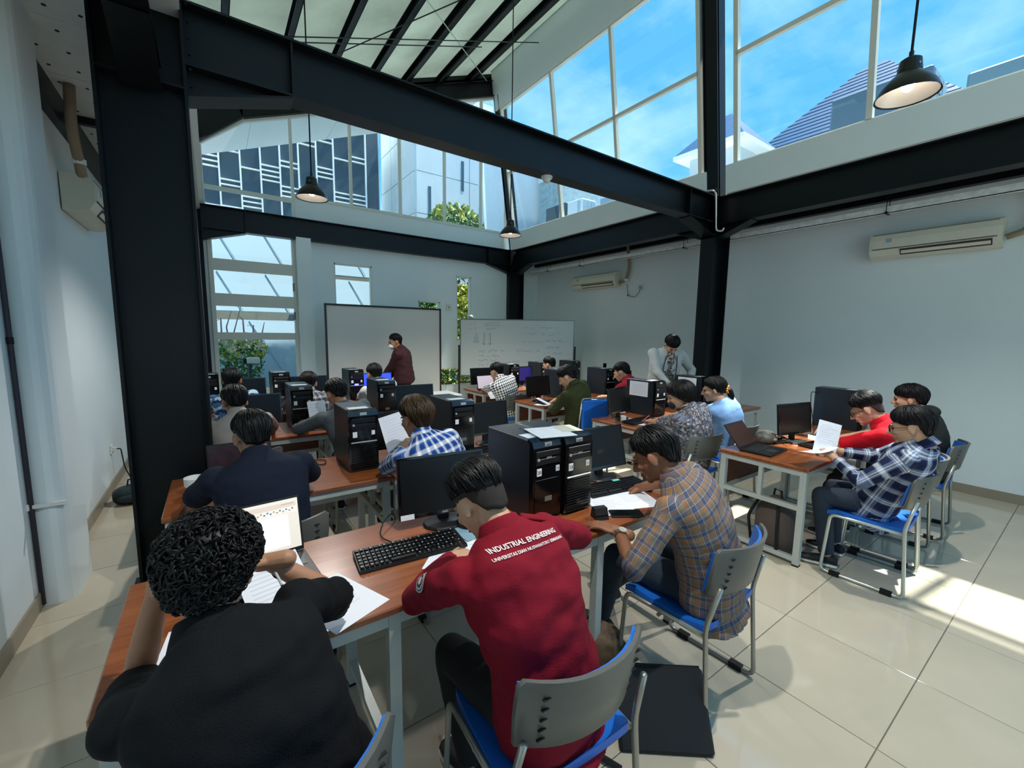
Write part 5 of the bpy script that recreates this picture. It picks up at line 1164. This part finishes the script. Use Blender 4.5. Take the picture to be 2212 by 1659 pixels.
S15 = person('student in a light blue top with an orange hair tie and ponytail', (4.08, 2.26, 1.15), (4.24, 2.14), -4, yaw=34, pitch=12, LH=(4.28, 2.72, .95), RH=(4.42, 2.7, .8), LE=(-.8, .3, -.3), RE=(.9, -.2, -.5), shirt=skyb, sleeve=1.9, hair=dict(top=.02, side=.016, edge=.006, strands=300, line=((0, 70), (.7, 76), (1.15, 96), (1.45, 108), (1.75, 118), (2.2, 130), (3.15, 134)), tails=((tail, [.024, .028, .026, .018, .006]),)), hairc='dark', skin='light', voxel=.011, collar=False, seed=53, build=.9, trousers=blackt)
m = Matrix.Translation(S15['H']-S15['O']) @ S15['Rh'].to_4x4(); mb = MB()
for k in range(9): mb.ell(m @ Vector((.034*math.cos(k*.7), -.122-.012*math.sin(k), -.018+.03*math.sin(k*.7))), (.014, .014, .013), 8, 6)
obj('hair_tie', mb, M('orange_scrunchie', 'e08a1e', .7), S15['root'], smooth=True)
chair(3.58, 2.22, -8, 'blue chair under the batik shirted student', CH, True); chair(4.26, 2.22, -2, 'blue chair under the student in light blue', CH)
S16 = person('student in an olive green shirt and khaki trousers looking down at his papers', (3.38, 3.66, 1.18), (3.56, 3.66), 10, yaw=34, pitch=34, LH=(3.40, 3.95, .78), RH=(3.60, 4.12, .82), LE=(-.8, -.2, -.7), RE=(.9, .1, -.5), shirt=olive, sleeve=1.9, hair=FRINGE, skin='light', voxel=.011, trousers=khaki, seed=59)
bc = thing('banquet_chair', 'blue padded banquet chair with chrome frame behind the olive shirted student', 'chair', (3.66, 3.66, 0), R(-12))
for s in (-1, 1):
    obj('side_tube', MB().tube(bend([(s*.2, -.27, .92), (s*.205, -.22, .45), (s*.21, -.25, .0)]), .011, 8), chrome, bc, smooth=True); obj('leg', MB().tube([(s*.2, .2, .43), (s*.21, .22, 0)], .011, 8), chrome, bc); obj('seat_rail', MB().tube([(s*.2, -.22, .43), (s*.2, .2, .43)], .01, 8), chrome, bc)
obj('backrest', MB().rbox((-.19, -.285, .52), (.19, -.245, .93), .018), bluefab, bc); obj('top_tube', MB().tube(bend([(-.2, -.27, .9), (-.19, -.275, .945), (.19, -.275, .945), (.2, -.27, .9)]), .011, 8), chrome, bc, smooth=True); obj('seat', MB().rbox((-.2, -.22, .42), (.2, .22, .48), .02), bluefab, bc)
S17 = person('student in a dark red shirt writing behind the olive shirted one', (4.50, 3.80, 1.18), (4.62, 3.58), 6, yaw=26, pitch=26, LH=(4.5, 4.12, .8), RH=(4.85, 4.15, .8), shirt=dred, sleeve=.95, hair=SHORT, skin='light', voxel=.013, seed=61)
chair(4.62, 3.64, 0, 'blue chair under the dark red shirted student', CH)
S19 = person('student in a black and white checked shirt at the pale lilac laptop', (3.36, 5.15, 1.12), (3.52, 4.98), -8, yaw=16, pitch=24, LH=(3.42, 5.62, .80), RH=(3.75, 5.6, .80), LE=(-.9, .1, -.5), RE=(.9, -.2, -.4), shirt=pl_check, sleeve=.95, hair=SHORT, skin='light', voxel=.011, hem=.15, seed=67)
chair(3.56, 5.06, -4, 'blue chair under the checked shirt student', CH)
S20 = person('student half hidden behind the middle tower before the whiteboard', (4.58, 5.42, 1.17), (4.68, 5.1), 0, yaw=30, pitch=16, LH=(4.5, 5.62, .8), RH=(4.85, 5.62, .8), shirt=greysw, sleeve=1.9, hair=SHORT, skin='light', voxel=.013, seed=71)
chair(4.68, 5.16, 0, 'blue chair under the half hidden student by the whiteboard', CH)
# ---- standing
ST = person('person standing in a brown shirt and white face mask before the projection board', (2.44, 6.80, 1.515), (2.60, 6.82), 62, yaw=88, pitch=14, LH=(2.26, 7.0, .88), RH=(2.42, 7.05, .90), LE=(.2, -.8, -.6), RE=(.4, -.8, -.5), shirt=brownsh, sleeve=1.9, hair=SHORT, skin='tan', standing=True, voxel=.011, seed=73, build=1.25, trousers=blackt)
m = Matrix.Translation(ST['H']-ST['O']) @ ST['Rh'].to_4x4()
obj('face_mask', MB().ell((0, .080, -.055), (.052, .048, .044), 14, 10, m), M('white_mask', 'e8ecec', .8), ST['root'], smooth=True); obj('mask_strap', MB().tube([m @ Vector((.05, .06, -.05)), m @ Vector((.074, .01, -.02)), m @ Vector((.08, -.01, .0))], .0018, 5).tube([m @ Vector((-.05, .06, -.05)), m @ Vector((-.074, .01, -.02)), m @ Vector((-.08, -.01, .0))], .0018, 5), M('white_mask'), ST['root'])
SJ = person('student standing in a pale grey jacket over a printed shirt, looking down', (5.10, 3.46, 1.555), (5.14, 3.62), 150, yaw=150, pitch=48, LH=(5.38, 3.32, 1.0), RH=(4.92, 3.34, 1.02), LE=(-.8, -.4, -.4), RE=(.8, -.4, -.4), shirt=jacket, sleeve=1.9, hair=BOWL, skin='light', standing=True, voxel=.011, seed=79, build=1.18, trousers=greyt, lcurl=.8, shirt_name='jacket')
fj = SJ['f']; rj = SJ['r']; OJ = SJ['O']
def jp(t, a, off): return SJ['sp'](t)+fj*off+rj*a-OJ
rows = [[jp(t, a*w, .128+k-.02*abs(a)) for a in (-1, -.5, 0, .5, 1)] for t, w, k in ((-.05, .085, .045), (.2, .085, .04), (.5, .085, .035), (.78, .07, .03), (.93, .05, .0))]
mb = MB(); vs = [v for r_ in rows for v in r_]+[v-fj*.03 for r_ in rows for v in r_]; k = 25; fs = []
for a in range(4):
    for i in range(4): q = (a*5+i, a*5+i+1, a*5+i+6, a*5+i+5); fs += [q, tuple(z+k for z in q[::-1])]
for i in range(4): fs += [(i+1, i, i+k, i+1+k), (20+i, 21+i, 21+i+k, 20+i+k)]
for a in range(4): fs += [(a*5, a*5+5, a*5+5+k, a*5+k), (a*5+9, a*5+4, a*5+4+k, a*5+9+k)]
mb.add(vs, fs); me = mb.mesh('inner_shirt', True); a_ = me.attributes.new('cl', 'FLOAT_VECTOR', 'POINT'); a_.data.foreach_set('vector', np.array([tuple(v) for v in mb.v], np.float32).ravel()); link('inner_shirt', me, batik2, SJ['root'])
trimk = M('dark_piping', '1c1e20', .7)
for s in (-1, 1): obj('piping', MB().tube([jp(t, s*w, .125+k_) for t, w, k_ in ((-.05, .095, .05), (.3, .095, .045), (.6, .092, .042), (.85, .075, .03))], .006, 6), trimk, SJ['root'])
bpy.data.scenes.remove(TMP)

# ================================================================= THINGS HELD, WORN AND LYING ABOUT
bracelet = obj('wrist_band', MB().tube([S1['arms'][1][3]-S1['O']+(S1['arms'][1][2]-S1['arms'][1][3]).normalized()*.05+(Vector((math.cos(a), 0, math.sin(a)))*.031) for a in [2*math.pi*k/20 for k in range(20)]], .003, 5, True), rubber, S1['root'])
W = S3['arms'][0][3]; E_ = S3['arms'][0][2]; ax = (E_-W).normalized(); x = ax.orthogonal().normalized(); y = ax.cross(x); cw = W+ax*.035-S3['O']
watchm = M('steel_watch', 'c4beb0', .25, .9); band = MB()
for k in range(18):
    a = 2*math.pi*k/18; p = cw+(x*math.cos(a)+y*math.sin(a))*.0325; mm = Matrix((x*math.cos(a)+y*math.sin(a), ax, (x*math.cos(a)+y*math.sin(a)).cross(ax))).transposed().to_4x4(); mm.translation = p; band.box((-.002, -.009, -.005), (.002, .009, .005), mm)
wt = obj('watch_band', band, watchm, S3['root']); nrm = (Vector((-.35, -.75, .6))-ax*Vector((-.35, -.75, .6)).dot(ax)).normalized(); mm = Matrix((ax, nrm.cross(ax), nrm)).transposed().to_4x4(); mm.translation = cw+nrm*.033; obj('watch_face', MB().lathe([(0, 0), (.019, 0), (.019, .006), (.015, .008), (0, .008)], 18, mm), M('pale_dial', 'd8d2c4', .3, .3), wt)
# lettering projected on the maroon back
shme = S2['shirt'].data; bv = BVHTree.FromPolygons([v.co.copy() for v in shme.vertices], [tuple(p.vertices) for p in shme.polygons])
whitei = M('white_shirt_print', 'e6dcd8', .7)
def on_back(me, centre, right, upv, nrm_, parent, mat, name, bv=bv):
    import bmesh
    bm = bmesh.new(); bm.from_mesh(me); bmesh.ops.triangulate(bm, faces=bm.faces[:]); 
    bmesh.ops.subdivide_edges(bm, edges=[e for e in bm.edges if e.calc_length() > .03], cuts=2); bm.to_mesh(me); bm.free()
    for v in me.vertices:
        p = centre+right*v.co.x+upv*v.co.y; h = bv.ray_cast(p+nrm_*.25, -nrm_)
        v.co = (h[0] if h[0] is not None else p)+nrm_*.0045
    me.update(); return link(name, me, mat, parent)
up_s = (S2['sp'](.9)-S2['sp'](.6)).normalized(); rt = (S2['r']-up_s*S2['r'].dot(up_s)).normalized(); nb_ = rt.cross(up_s); cB = S2['sp'](.80)-S2['O']; th = R(9); rt2 = rt*math.cos(th)-up_s*math.sin(th); up2 = up_s*math.cos(th)+rt*math.sin(th)
on_back(text_mesh('INDUSTRIAL ENGINEERING', .0205, True), cB+up_s*.067+rt*.01, rt2, up2, nb_, S2['root'], whitei, 'shirt_lettering')
on_back(text_mesh('UNIVERSITAS DIAN NUSWANTORO SEMARANG', .0128, True), cB+up_s*.042+rt*.012, rt2, up2, nb_, S2['root'], whitei, 'shirt_lettering')
# gear emblem on the left sleeve
s_, Sh, El, *_r = S2['arms'][0]; axs = (El-Sh).normalized(); mid = Sh.lerp(El, .52)-S2['O']; nn = Vector((-.2, -.55, .8)); nn = (nn-axs*nn.dot(axs)).normalized(); rx_ = nn.cross(axs).normalized()
def disc(r0, r1, n=32, teeth=0):
    mb = MB(); vs = []; 
    for k in range(n):
        a = 2*math.pi*k/n; ro = r1*(1+(.12 if teeth and (k % 4) < 2 else 0)); vs += [(r0*math.cos(a), r0*math.sin(a), 0), (ro*math.cos(a), ro*math.sin(a), 0)]
    mb.add(vs, [(2*k, 2*k+1, (2*k+3) % (2*n), (2*k+2) % (2*n)) for k in range(n)]); me = bpy.data.meshes.new('e'); me.from_pydata(mb.v, [], mb.f); return me
on_back(disc(.0005, .032), mid, -rx_ if False else rx_, -axs, nn, S2['root'], whitei, 'sleeve_patch')
def up_(me):
    for v in me.vertices: pass
    return me
o = on_back(disc(.0125, .019, 40, 1), mid+nn*.0, rx_, -axs, nn, S2['root'], M('emblem_black', '17181a', .7), 'patch_gear'); 
for v in o.data.vertices: v.co += nn*.0012
o = on_back(disc(.0265, .029), mid, rx_, -axs, nn, S2['root'], MATS['emblem_black'], 'patch_ring')
for v in o.data.vertices: v.co += nn*.0012
# epaulette on the right shoulder and pocket seams are left to the cloth folds
ep = S2['arms'][1][1]-S2['O']; obj('epaulette', MB().rbox((-.022, -.06, -.006), (.022, .05, .006), .004, Matrix.Translation(ep+Vector((-.03, 0, .062))) @ Matrix.Rotation(R(12), 4, 'Y') @ Matrix.Rotation(R(70), 4, 'Z')), maroon, S2['root'])
# ---- papers
def sheet(label, x, y, z=.7505, rz=0, w=.21, h=.297, lines=8, curl=0, parent=None, flat=True, name='paper_sheet', cat='paper', group=None):
    t = thing(name, label, cat, (x, y, z), R(rz), group); mb = MB(); n = 6; vs = []
    for i in range(n+1):
        for j in (0, 1): vs.append((w*(j-.5), h*(i/n-.5), curl*(2*i/n-1)**2))
    k = len(vs); vs += [(a, b, c+.0006) for a, b, c in vs]; fs = []
    for i in range(n): q = (2*i, 2*i+1, 2*i+3, 2*i+2); fs += [q[::-1], tuple(a+k for a in q)]; fs += [(2*i, 2*i+2, 2*i+2+k, 2*i+k), (2*i+3, 2*i+1, 2*i+1+k, 2*i+3+k)]
    fs += [(0, 0+k, 1+k, 1), (2*n, 2*n+1, 2*n+1+k, 2*n+k)]
    obj('page', mb.add(vs, fs), paperm, t); r_ = random.Random(label)
    for i in range(lines):
        f_ = -.38+.62*i/max(1, lines); obj('print_line', B((-w*.38, -h*f_-.0015, curl*(2*f_)**2+.0008), (-w*.38+w*.76*r_.uniform(.5, 1), -h*f_+.001, curl*(2*f_)**2+.0014)), inkp, t)
    return t
sheet('printed sheet leaning against the laptop of the curly haired student', .14, 1.60, .768, 12, curl=.0, lines=10).rotation_euler.x = R(26)
sheet('printed sheet under the arm of the curly haired student', .30, 1.46, .7505, 22, lines=12)
sheet('printed sheet by the left elbow of the curly haired student', -.08, 1.42, .7505, -8)
sheet('sheet under the hand of the maroon shirted student', .80, 1.52, .7506, -42)
sheet('left printed sheet before the brown plaid student', 1.74, 1.52, .7505, -24); sheet('right printed sheet before the brown plaid student', 1.93, 1.50, .7514, -22, lines=10)
sheet('small white sheet at the far desk edge behind the touching towers', 1.40, 2.70, .7505, 10, .15, .2)
p = sheet('printed sheet held up by the blue plaid student', 1.02, 2.84, .96, 10, lines=9); p.rotation_euler = (R(76), R(-8), R(16))
p = sheet('sheet held up by the grey sweater student', .76, 4.22, .93, 10, .16, .2, lines=4); p.rotation_euler = (R(70), 0, R(10))
p = sheet('upright sheet held by the navy plaid student', 3.62, 1.13, .95, 10, .15, .25, lines=9); p.rotation_euler = (R(72), R(14), R(-50))
p = sheet('folded flat sheet held by the navy plaid student', 3.52, 1.16, .86, 60, .15, .24, lines=0, curl=.02); p.rotation_euler = (R(-8), R(10), R(60))
sheet('sheet the red shirted student is writing on', 4.30, 1.33, .79, 20, lines=5).rotation_euler.x = R(8)
sheet('printed sheet lying before the batik shirted student', 3.72, 2.80, .7505, 30, .30, .42, lines=9, curl=.006); 
sheet('upper loose sheet before the olive shirted student', 3.56, 4.22, .7505, 30, .22, .3, lines=3); p = sheet('lower sheet tilted in the hand of the olive shirted student', 3.44, 4.08, .80, 40, .22, .3, lines=2); p.rotation_euler = (R(24), R(6), R(40))
sheet('sheet lying before the dark red shirted student', 4.46, 4.24, .7505, 12, lines=3)
p = sheet('small slip hanging at the desk edge by the checked shirt student', 3.50, 5.50, .74, 10, .14, .18, lines=0); p.rotation_euler = (R(50), 0, R(10))
# plastic sleeve with forms on the touching towers
sv = thing('plastic_sleeve', 'clear plastic sleeve of forms lying across the touching towers', 'document sleeve', (1.42, 1.63, 1.1655), R(-14))
obj('forms', MB().rbox((-.11, -.08, 0), (.10, .14, .003), .001), paperm, sv); obj('slip', B((.06, .0, .0032), (.18, .15, .0042)), M('cream_slip', 'd8d4c4', .7), sv); obj('film', MB().rbox((-.14, -.12, .0044), (.14, .15, .0056), .0004), glass('plastic_film', (.95, .97, .98), .4), sv)
for t_, lab in ((.69, 'glossy top sheet on the tower beside the navy shirted student'),): pass
# ---- small things on desks
cup = M('white_plastic_cup', 'e4e6e2', .35)
c = thing('stemmed_cup', 'white stemmed plastic cup beside the navy shirted student', 'cup', (-.13, 2.92, .7502)); obj('bowl', MB().lathe([(0, .05), (.045, .045), (.05, .05), (.052, .095), (.048, .095), (.045, .052), (0, .056)], 22), cup, c, smooth=False); obj('stem', MB().lathe([(0, 0), (.03, 0), (.03, .005), (.011, .01), (.011, .05), (0, .05)], 16), cup, c)
c = thing('paper_cup', 'small white cup on the second right desk', 'cup', (3.56, 2.95, .7502)); obj('cup_wall', MB().lathe([(0, 0), (.026, 0), (.032, .065), (.030, .065), (.025, .003), (0, .003)], 18), cup, c); obj('rim', MB().tube([(.031*math.cos(a), .031*math.sin(a), .065) for a in [2*math.pi*k/18 for k in range(18)]], .0015, 5, True), cup, c)
ph = thing('phone', 'black phone lying beside the printed sheets, nearest row', 'phone', (1.71, 1.37, .7502), R(-32)); obj('body', MB().rbox((-.085, -.04, 0), (.085, .04, .01), .004), blackp, ph); obj('glass', MB().rbox((-.082, -.037, .0098), (.082, .037, .0108), .0006), gloss, ph)
ec = thing('small_black_box', 'small black wedge shaped case before the right touching tower', 'case', (1.565, 1.42, .7502), R(-18)); obj('shell', MB().prism([(-.035, 0), (.035, 0), (.022, .055), (-.012, .055)], 0, -.035, .035), M('matt_black_case', '17181a', .55), ec); obj('lid_seam', B((-.0355, -.03, .026), (.0355, .028, .028)), rubber, ec)
p2_ = thing('phone', 'dark phone standing upright on the third right row tower', 'phone', (4.99, 4.55, 1.1655), 0); obj('body', MB().rbox((-.035, -.005, 0), (.035, .005, .07), .003), blackp, p2_); obj('glass', B((-.032, -.0055, .003), (.032, -.0048, .067)), gloss, p2_)
def pen(label, a, b, col):
    t = thing('pen', label, 'pen', a); d = Vector(b)-Vector(a); obj('barrel', MB().tube([(0, 0, 0), d*.1, d*.85], [.0015, .004, .004], 8), M('pen_'+col, col, .3), t); obj('cap', MB().tube([d*.82, d], .0046, 8), rubber, t)
hd1 = S1['arms'][1][3]; pen('silver pen in the hand of the curly haired student', hd1+Vector((.0, .02, .0)), hd1+Vector((.03, -.09, -.06)), 'b8bcc0')
h2 = S2['arms'][0][3]; pen('black pen in the hand of the maroon shirted student', h2+Vector((.1, .06, -.03)), h2+Vector((.02, .02, .07)), '2a2a2c')
h3 = S12['arms'][0][3]; pen('pale pen held upright by the red shirted student', h3+Vector((.0, .1, -.03)), h3+Vector((.07, .07, .10)), 'b9bcb4')
h4 = S14['arms'][0][3]; pen('pink pen in the hand of the batik shirted student', h4+Vector((-.02, .1, -.02)), h4+Vector((.06, .05, .06)), 'c06080')
# cables
def cable(label, pts, r=.003):
    t = thing('cable', label, 'cable', pts[0]); L = Vector(pts[0]); obj('lead', MB().tube(bend([Vector(p)-L for p in pts], .05, 4), r, 6), rubber, t, smooth=True); obj('plug', MB().tube([Vector(pts[-1])-L, Vector(pts[-1])-L+Vector((0, 0, .012))], r*2, 6), rubber, t)
cable('thin black cable looping off the back of the nearest keyboard', [(.60, 1.72, .76), (.56, 1.82, .758), (.62, 1.92, .79), (.70, 2.0, .78), (.72, 2.02, .5)]); cable('black mouse cable curling on the pale blue pad', [(.95, 1.77, .765), (1.0, 1.82, .757), (1.06, 1.75, .757), (1.02, 1.68, .757), (1.08, 1.62, .757)])
cable('black cables tangled on the second left desk', [(.42, 3.05, .757), (.5, 3.15, .76), (.58, 3.05, .757), (.62, 3.18, .758), (.52, 3.22, .758)], .004)
for k in range(5): cable(('topmost', 'second', 'third', 'fourth', 'lowest')[k]+' black cable in the tangle on the near right desk', [(3.95+.03*k, 1.62+.02*k, .757), (4.0+.05*k, 1.50+.05*k, .80), (4.08, 1.66-.04*k, .765), (3.86+.06*k, 1.70, .79), (4.1+.02*k, 1.60, .757)], .006)
cable('black wire and white plug rising behind the large tower', [(5.1, 1.72, .76), (5.05, 1.75, 1.0), (5.12, 1.78, 1.12), (5.2, 1.76, 1.10)], .004)
cable('white lead dangling from the left wall socket', [(-.90, 5.9, .42), (-.86, 5.9, .42), (-.85, 5.95, .2), (-.8, 6.0, .01)], .006)
# ---- bags
def bag(label, loc, rz, w, d, h, mat, strap=True, pocket=None, cat='backpack', name='backpack', tilt=0):
    t = thing(name, label, cat, loc, R(rz)); mb = MB(); st = []
    for i in range(9):
        u = i/8; k = (1-abs(2*u-.9)**3*.32); k2 = math.sqrt(max(.05, 1-max(0, (u-.72)/.3)**2)); st.append((Vector((0, tilt*u, h*u)), Vector((1, 0, 0)), Vector((0, 1, 0)), w/2*k*k2+.005, d/2*k*k2+.005))
    ell_stations(mb, st, 20); obj('bag_body', mb, mat, t, smooth=True)
    obj('front_pocket', MB().ell((0, -d*.42, h*.36), (w*.36, d*.22, h*.28), 16, 10), pocket or mat, t, smooth=True)
    obj('zip', MB().tube([(w*.44*math.cos(a), -d*.2, h*.5+h*.44*math.sin(a)) for a in [math.pi*k/14 for k in range(15)]], .004, 5), rubber, t)
    if strap or h > .16: obj('handle', MB().tube([(-.04, 0, h*.95), (-.03, 0, h+.05), (.03, 0, h+.05), (.04, 0, h*.95)], .008, 6), rubber, t)
    if strap:
        for s in (-1, 1): obj('strap', MB().tube(bend([(s*w*.3, d*.4, h*.9), (s*w*.45, d*.62, h*.55), (s*w*.4, d*.5, h*.1)]), .012, 6), rubber, t)
    return t
bag('brown grey backpack standing under the near right desk', (3.58, 1.40, .002), 70, .30, .22, .43, M('taupe_backpack', '584c46', .75, var=.15, scale=8, bump=.2), pocket=M('taupe_backpack_dark', '2a2624', .75))
bag('black backpack on the floor behind the nearest row', (1.22, 3.42, .002), 10, .30, .2, .40, M('black_backpack', '0e0f11', .7, var=.1))
bag('camouflage brown bag beside the shoes of the brown plaid student', (1.53, 1.36, .002), 40, .16, .24, .22, M('camouflage_cloth', '5b4a36', .8, var=.7, scale=22), False, cat='bag', name='bag')
bag('black and teal bag on the floor by the left wall', (-.72, 5.35, .002), 0, .30, .22, .17, M('black_teal_bag', '12282a', .5, var=.6, scale=12), False, cat='bag', name='bag')
bag('white and black bag on the chair beyond the near right laptop', (3.98, 1.70, .7502), 20, .26, .15, .10, M('white_black_bag', '55534c', .7, var=.8, scale=14), False, cat='bag', name='bag')
cp = thing('cap', 'beige cloth cap lying beside the monitor, nearest right row', 'cap', (4.62, 1.66, .7502), R(40)); obj('crown', MB().lathe([(.1, 0), (.1, .03), (.085, .07), (.05, .095), (0, .1)], 18), M('beige_cap', 'a39c8a', .8, var=.08), cp, smooth=True); obj('brim', MB().prism([(-.08, .06), (.08, .06), (.06, .15), (0, .17), (-.06, .15)], 2, 0, .006), MATS['beige_cap'], cp)
# laptop sleeve standing against the chair in the foreground
ls = thing('laptop_sleeve', 'large black laptop sleeve leaning by the chair in the foreground', 'sleeve', (1.40, .86, .004), R(-38)); m = Matrix.Rotation(R(-38), 4, 'X')
obj('panel', MB().rbox((-.19, -.014, 0), (.19, .014, .30), .012, m), M('black_neoprene', '121417', .75, bump=.2, bscale=300), ls); obj('zip', MB().tube([m @ Vector(p_) for p_ in ((-.18, .0, .302), (.18, .0, .302))], .004, 5), rubber, ls); obj('strap', MB().tube(bend([m @ Vector((-.19, 0, .25)), (-.28, .1, .12), (-.34, .0, .02), (-.2, -.08, .012)]), .012, 6), rubber, ls)
tb_ = thing('white_table', 'plain white table behind the third left row by the aisle', 'table', (2.50, 5.62, 0)); obj('table_top', MB().rbox((0, 0, .72), (.55, .5, .75), .006), M('white_laminate', 'd6dbd8', .4), tb_)
for x in (.02, .49):
    for y in (.02, .44): obj('leg', B((x, y, 0), (x+.04, y+.04, .72)), deskframe, tb_)
so = thing('wall_socket', 'white wall socket low on the left wall', 'socket', (-.935, 5.9, .42)); obj('plate', MB().rbox((-.004, -.045, -.045), (.012, .045, .045), .003), wcab, so); obj('plug', B((.012, -.02, -.02), (.045, .02, .02)), wcab, so)
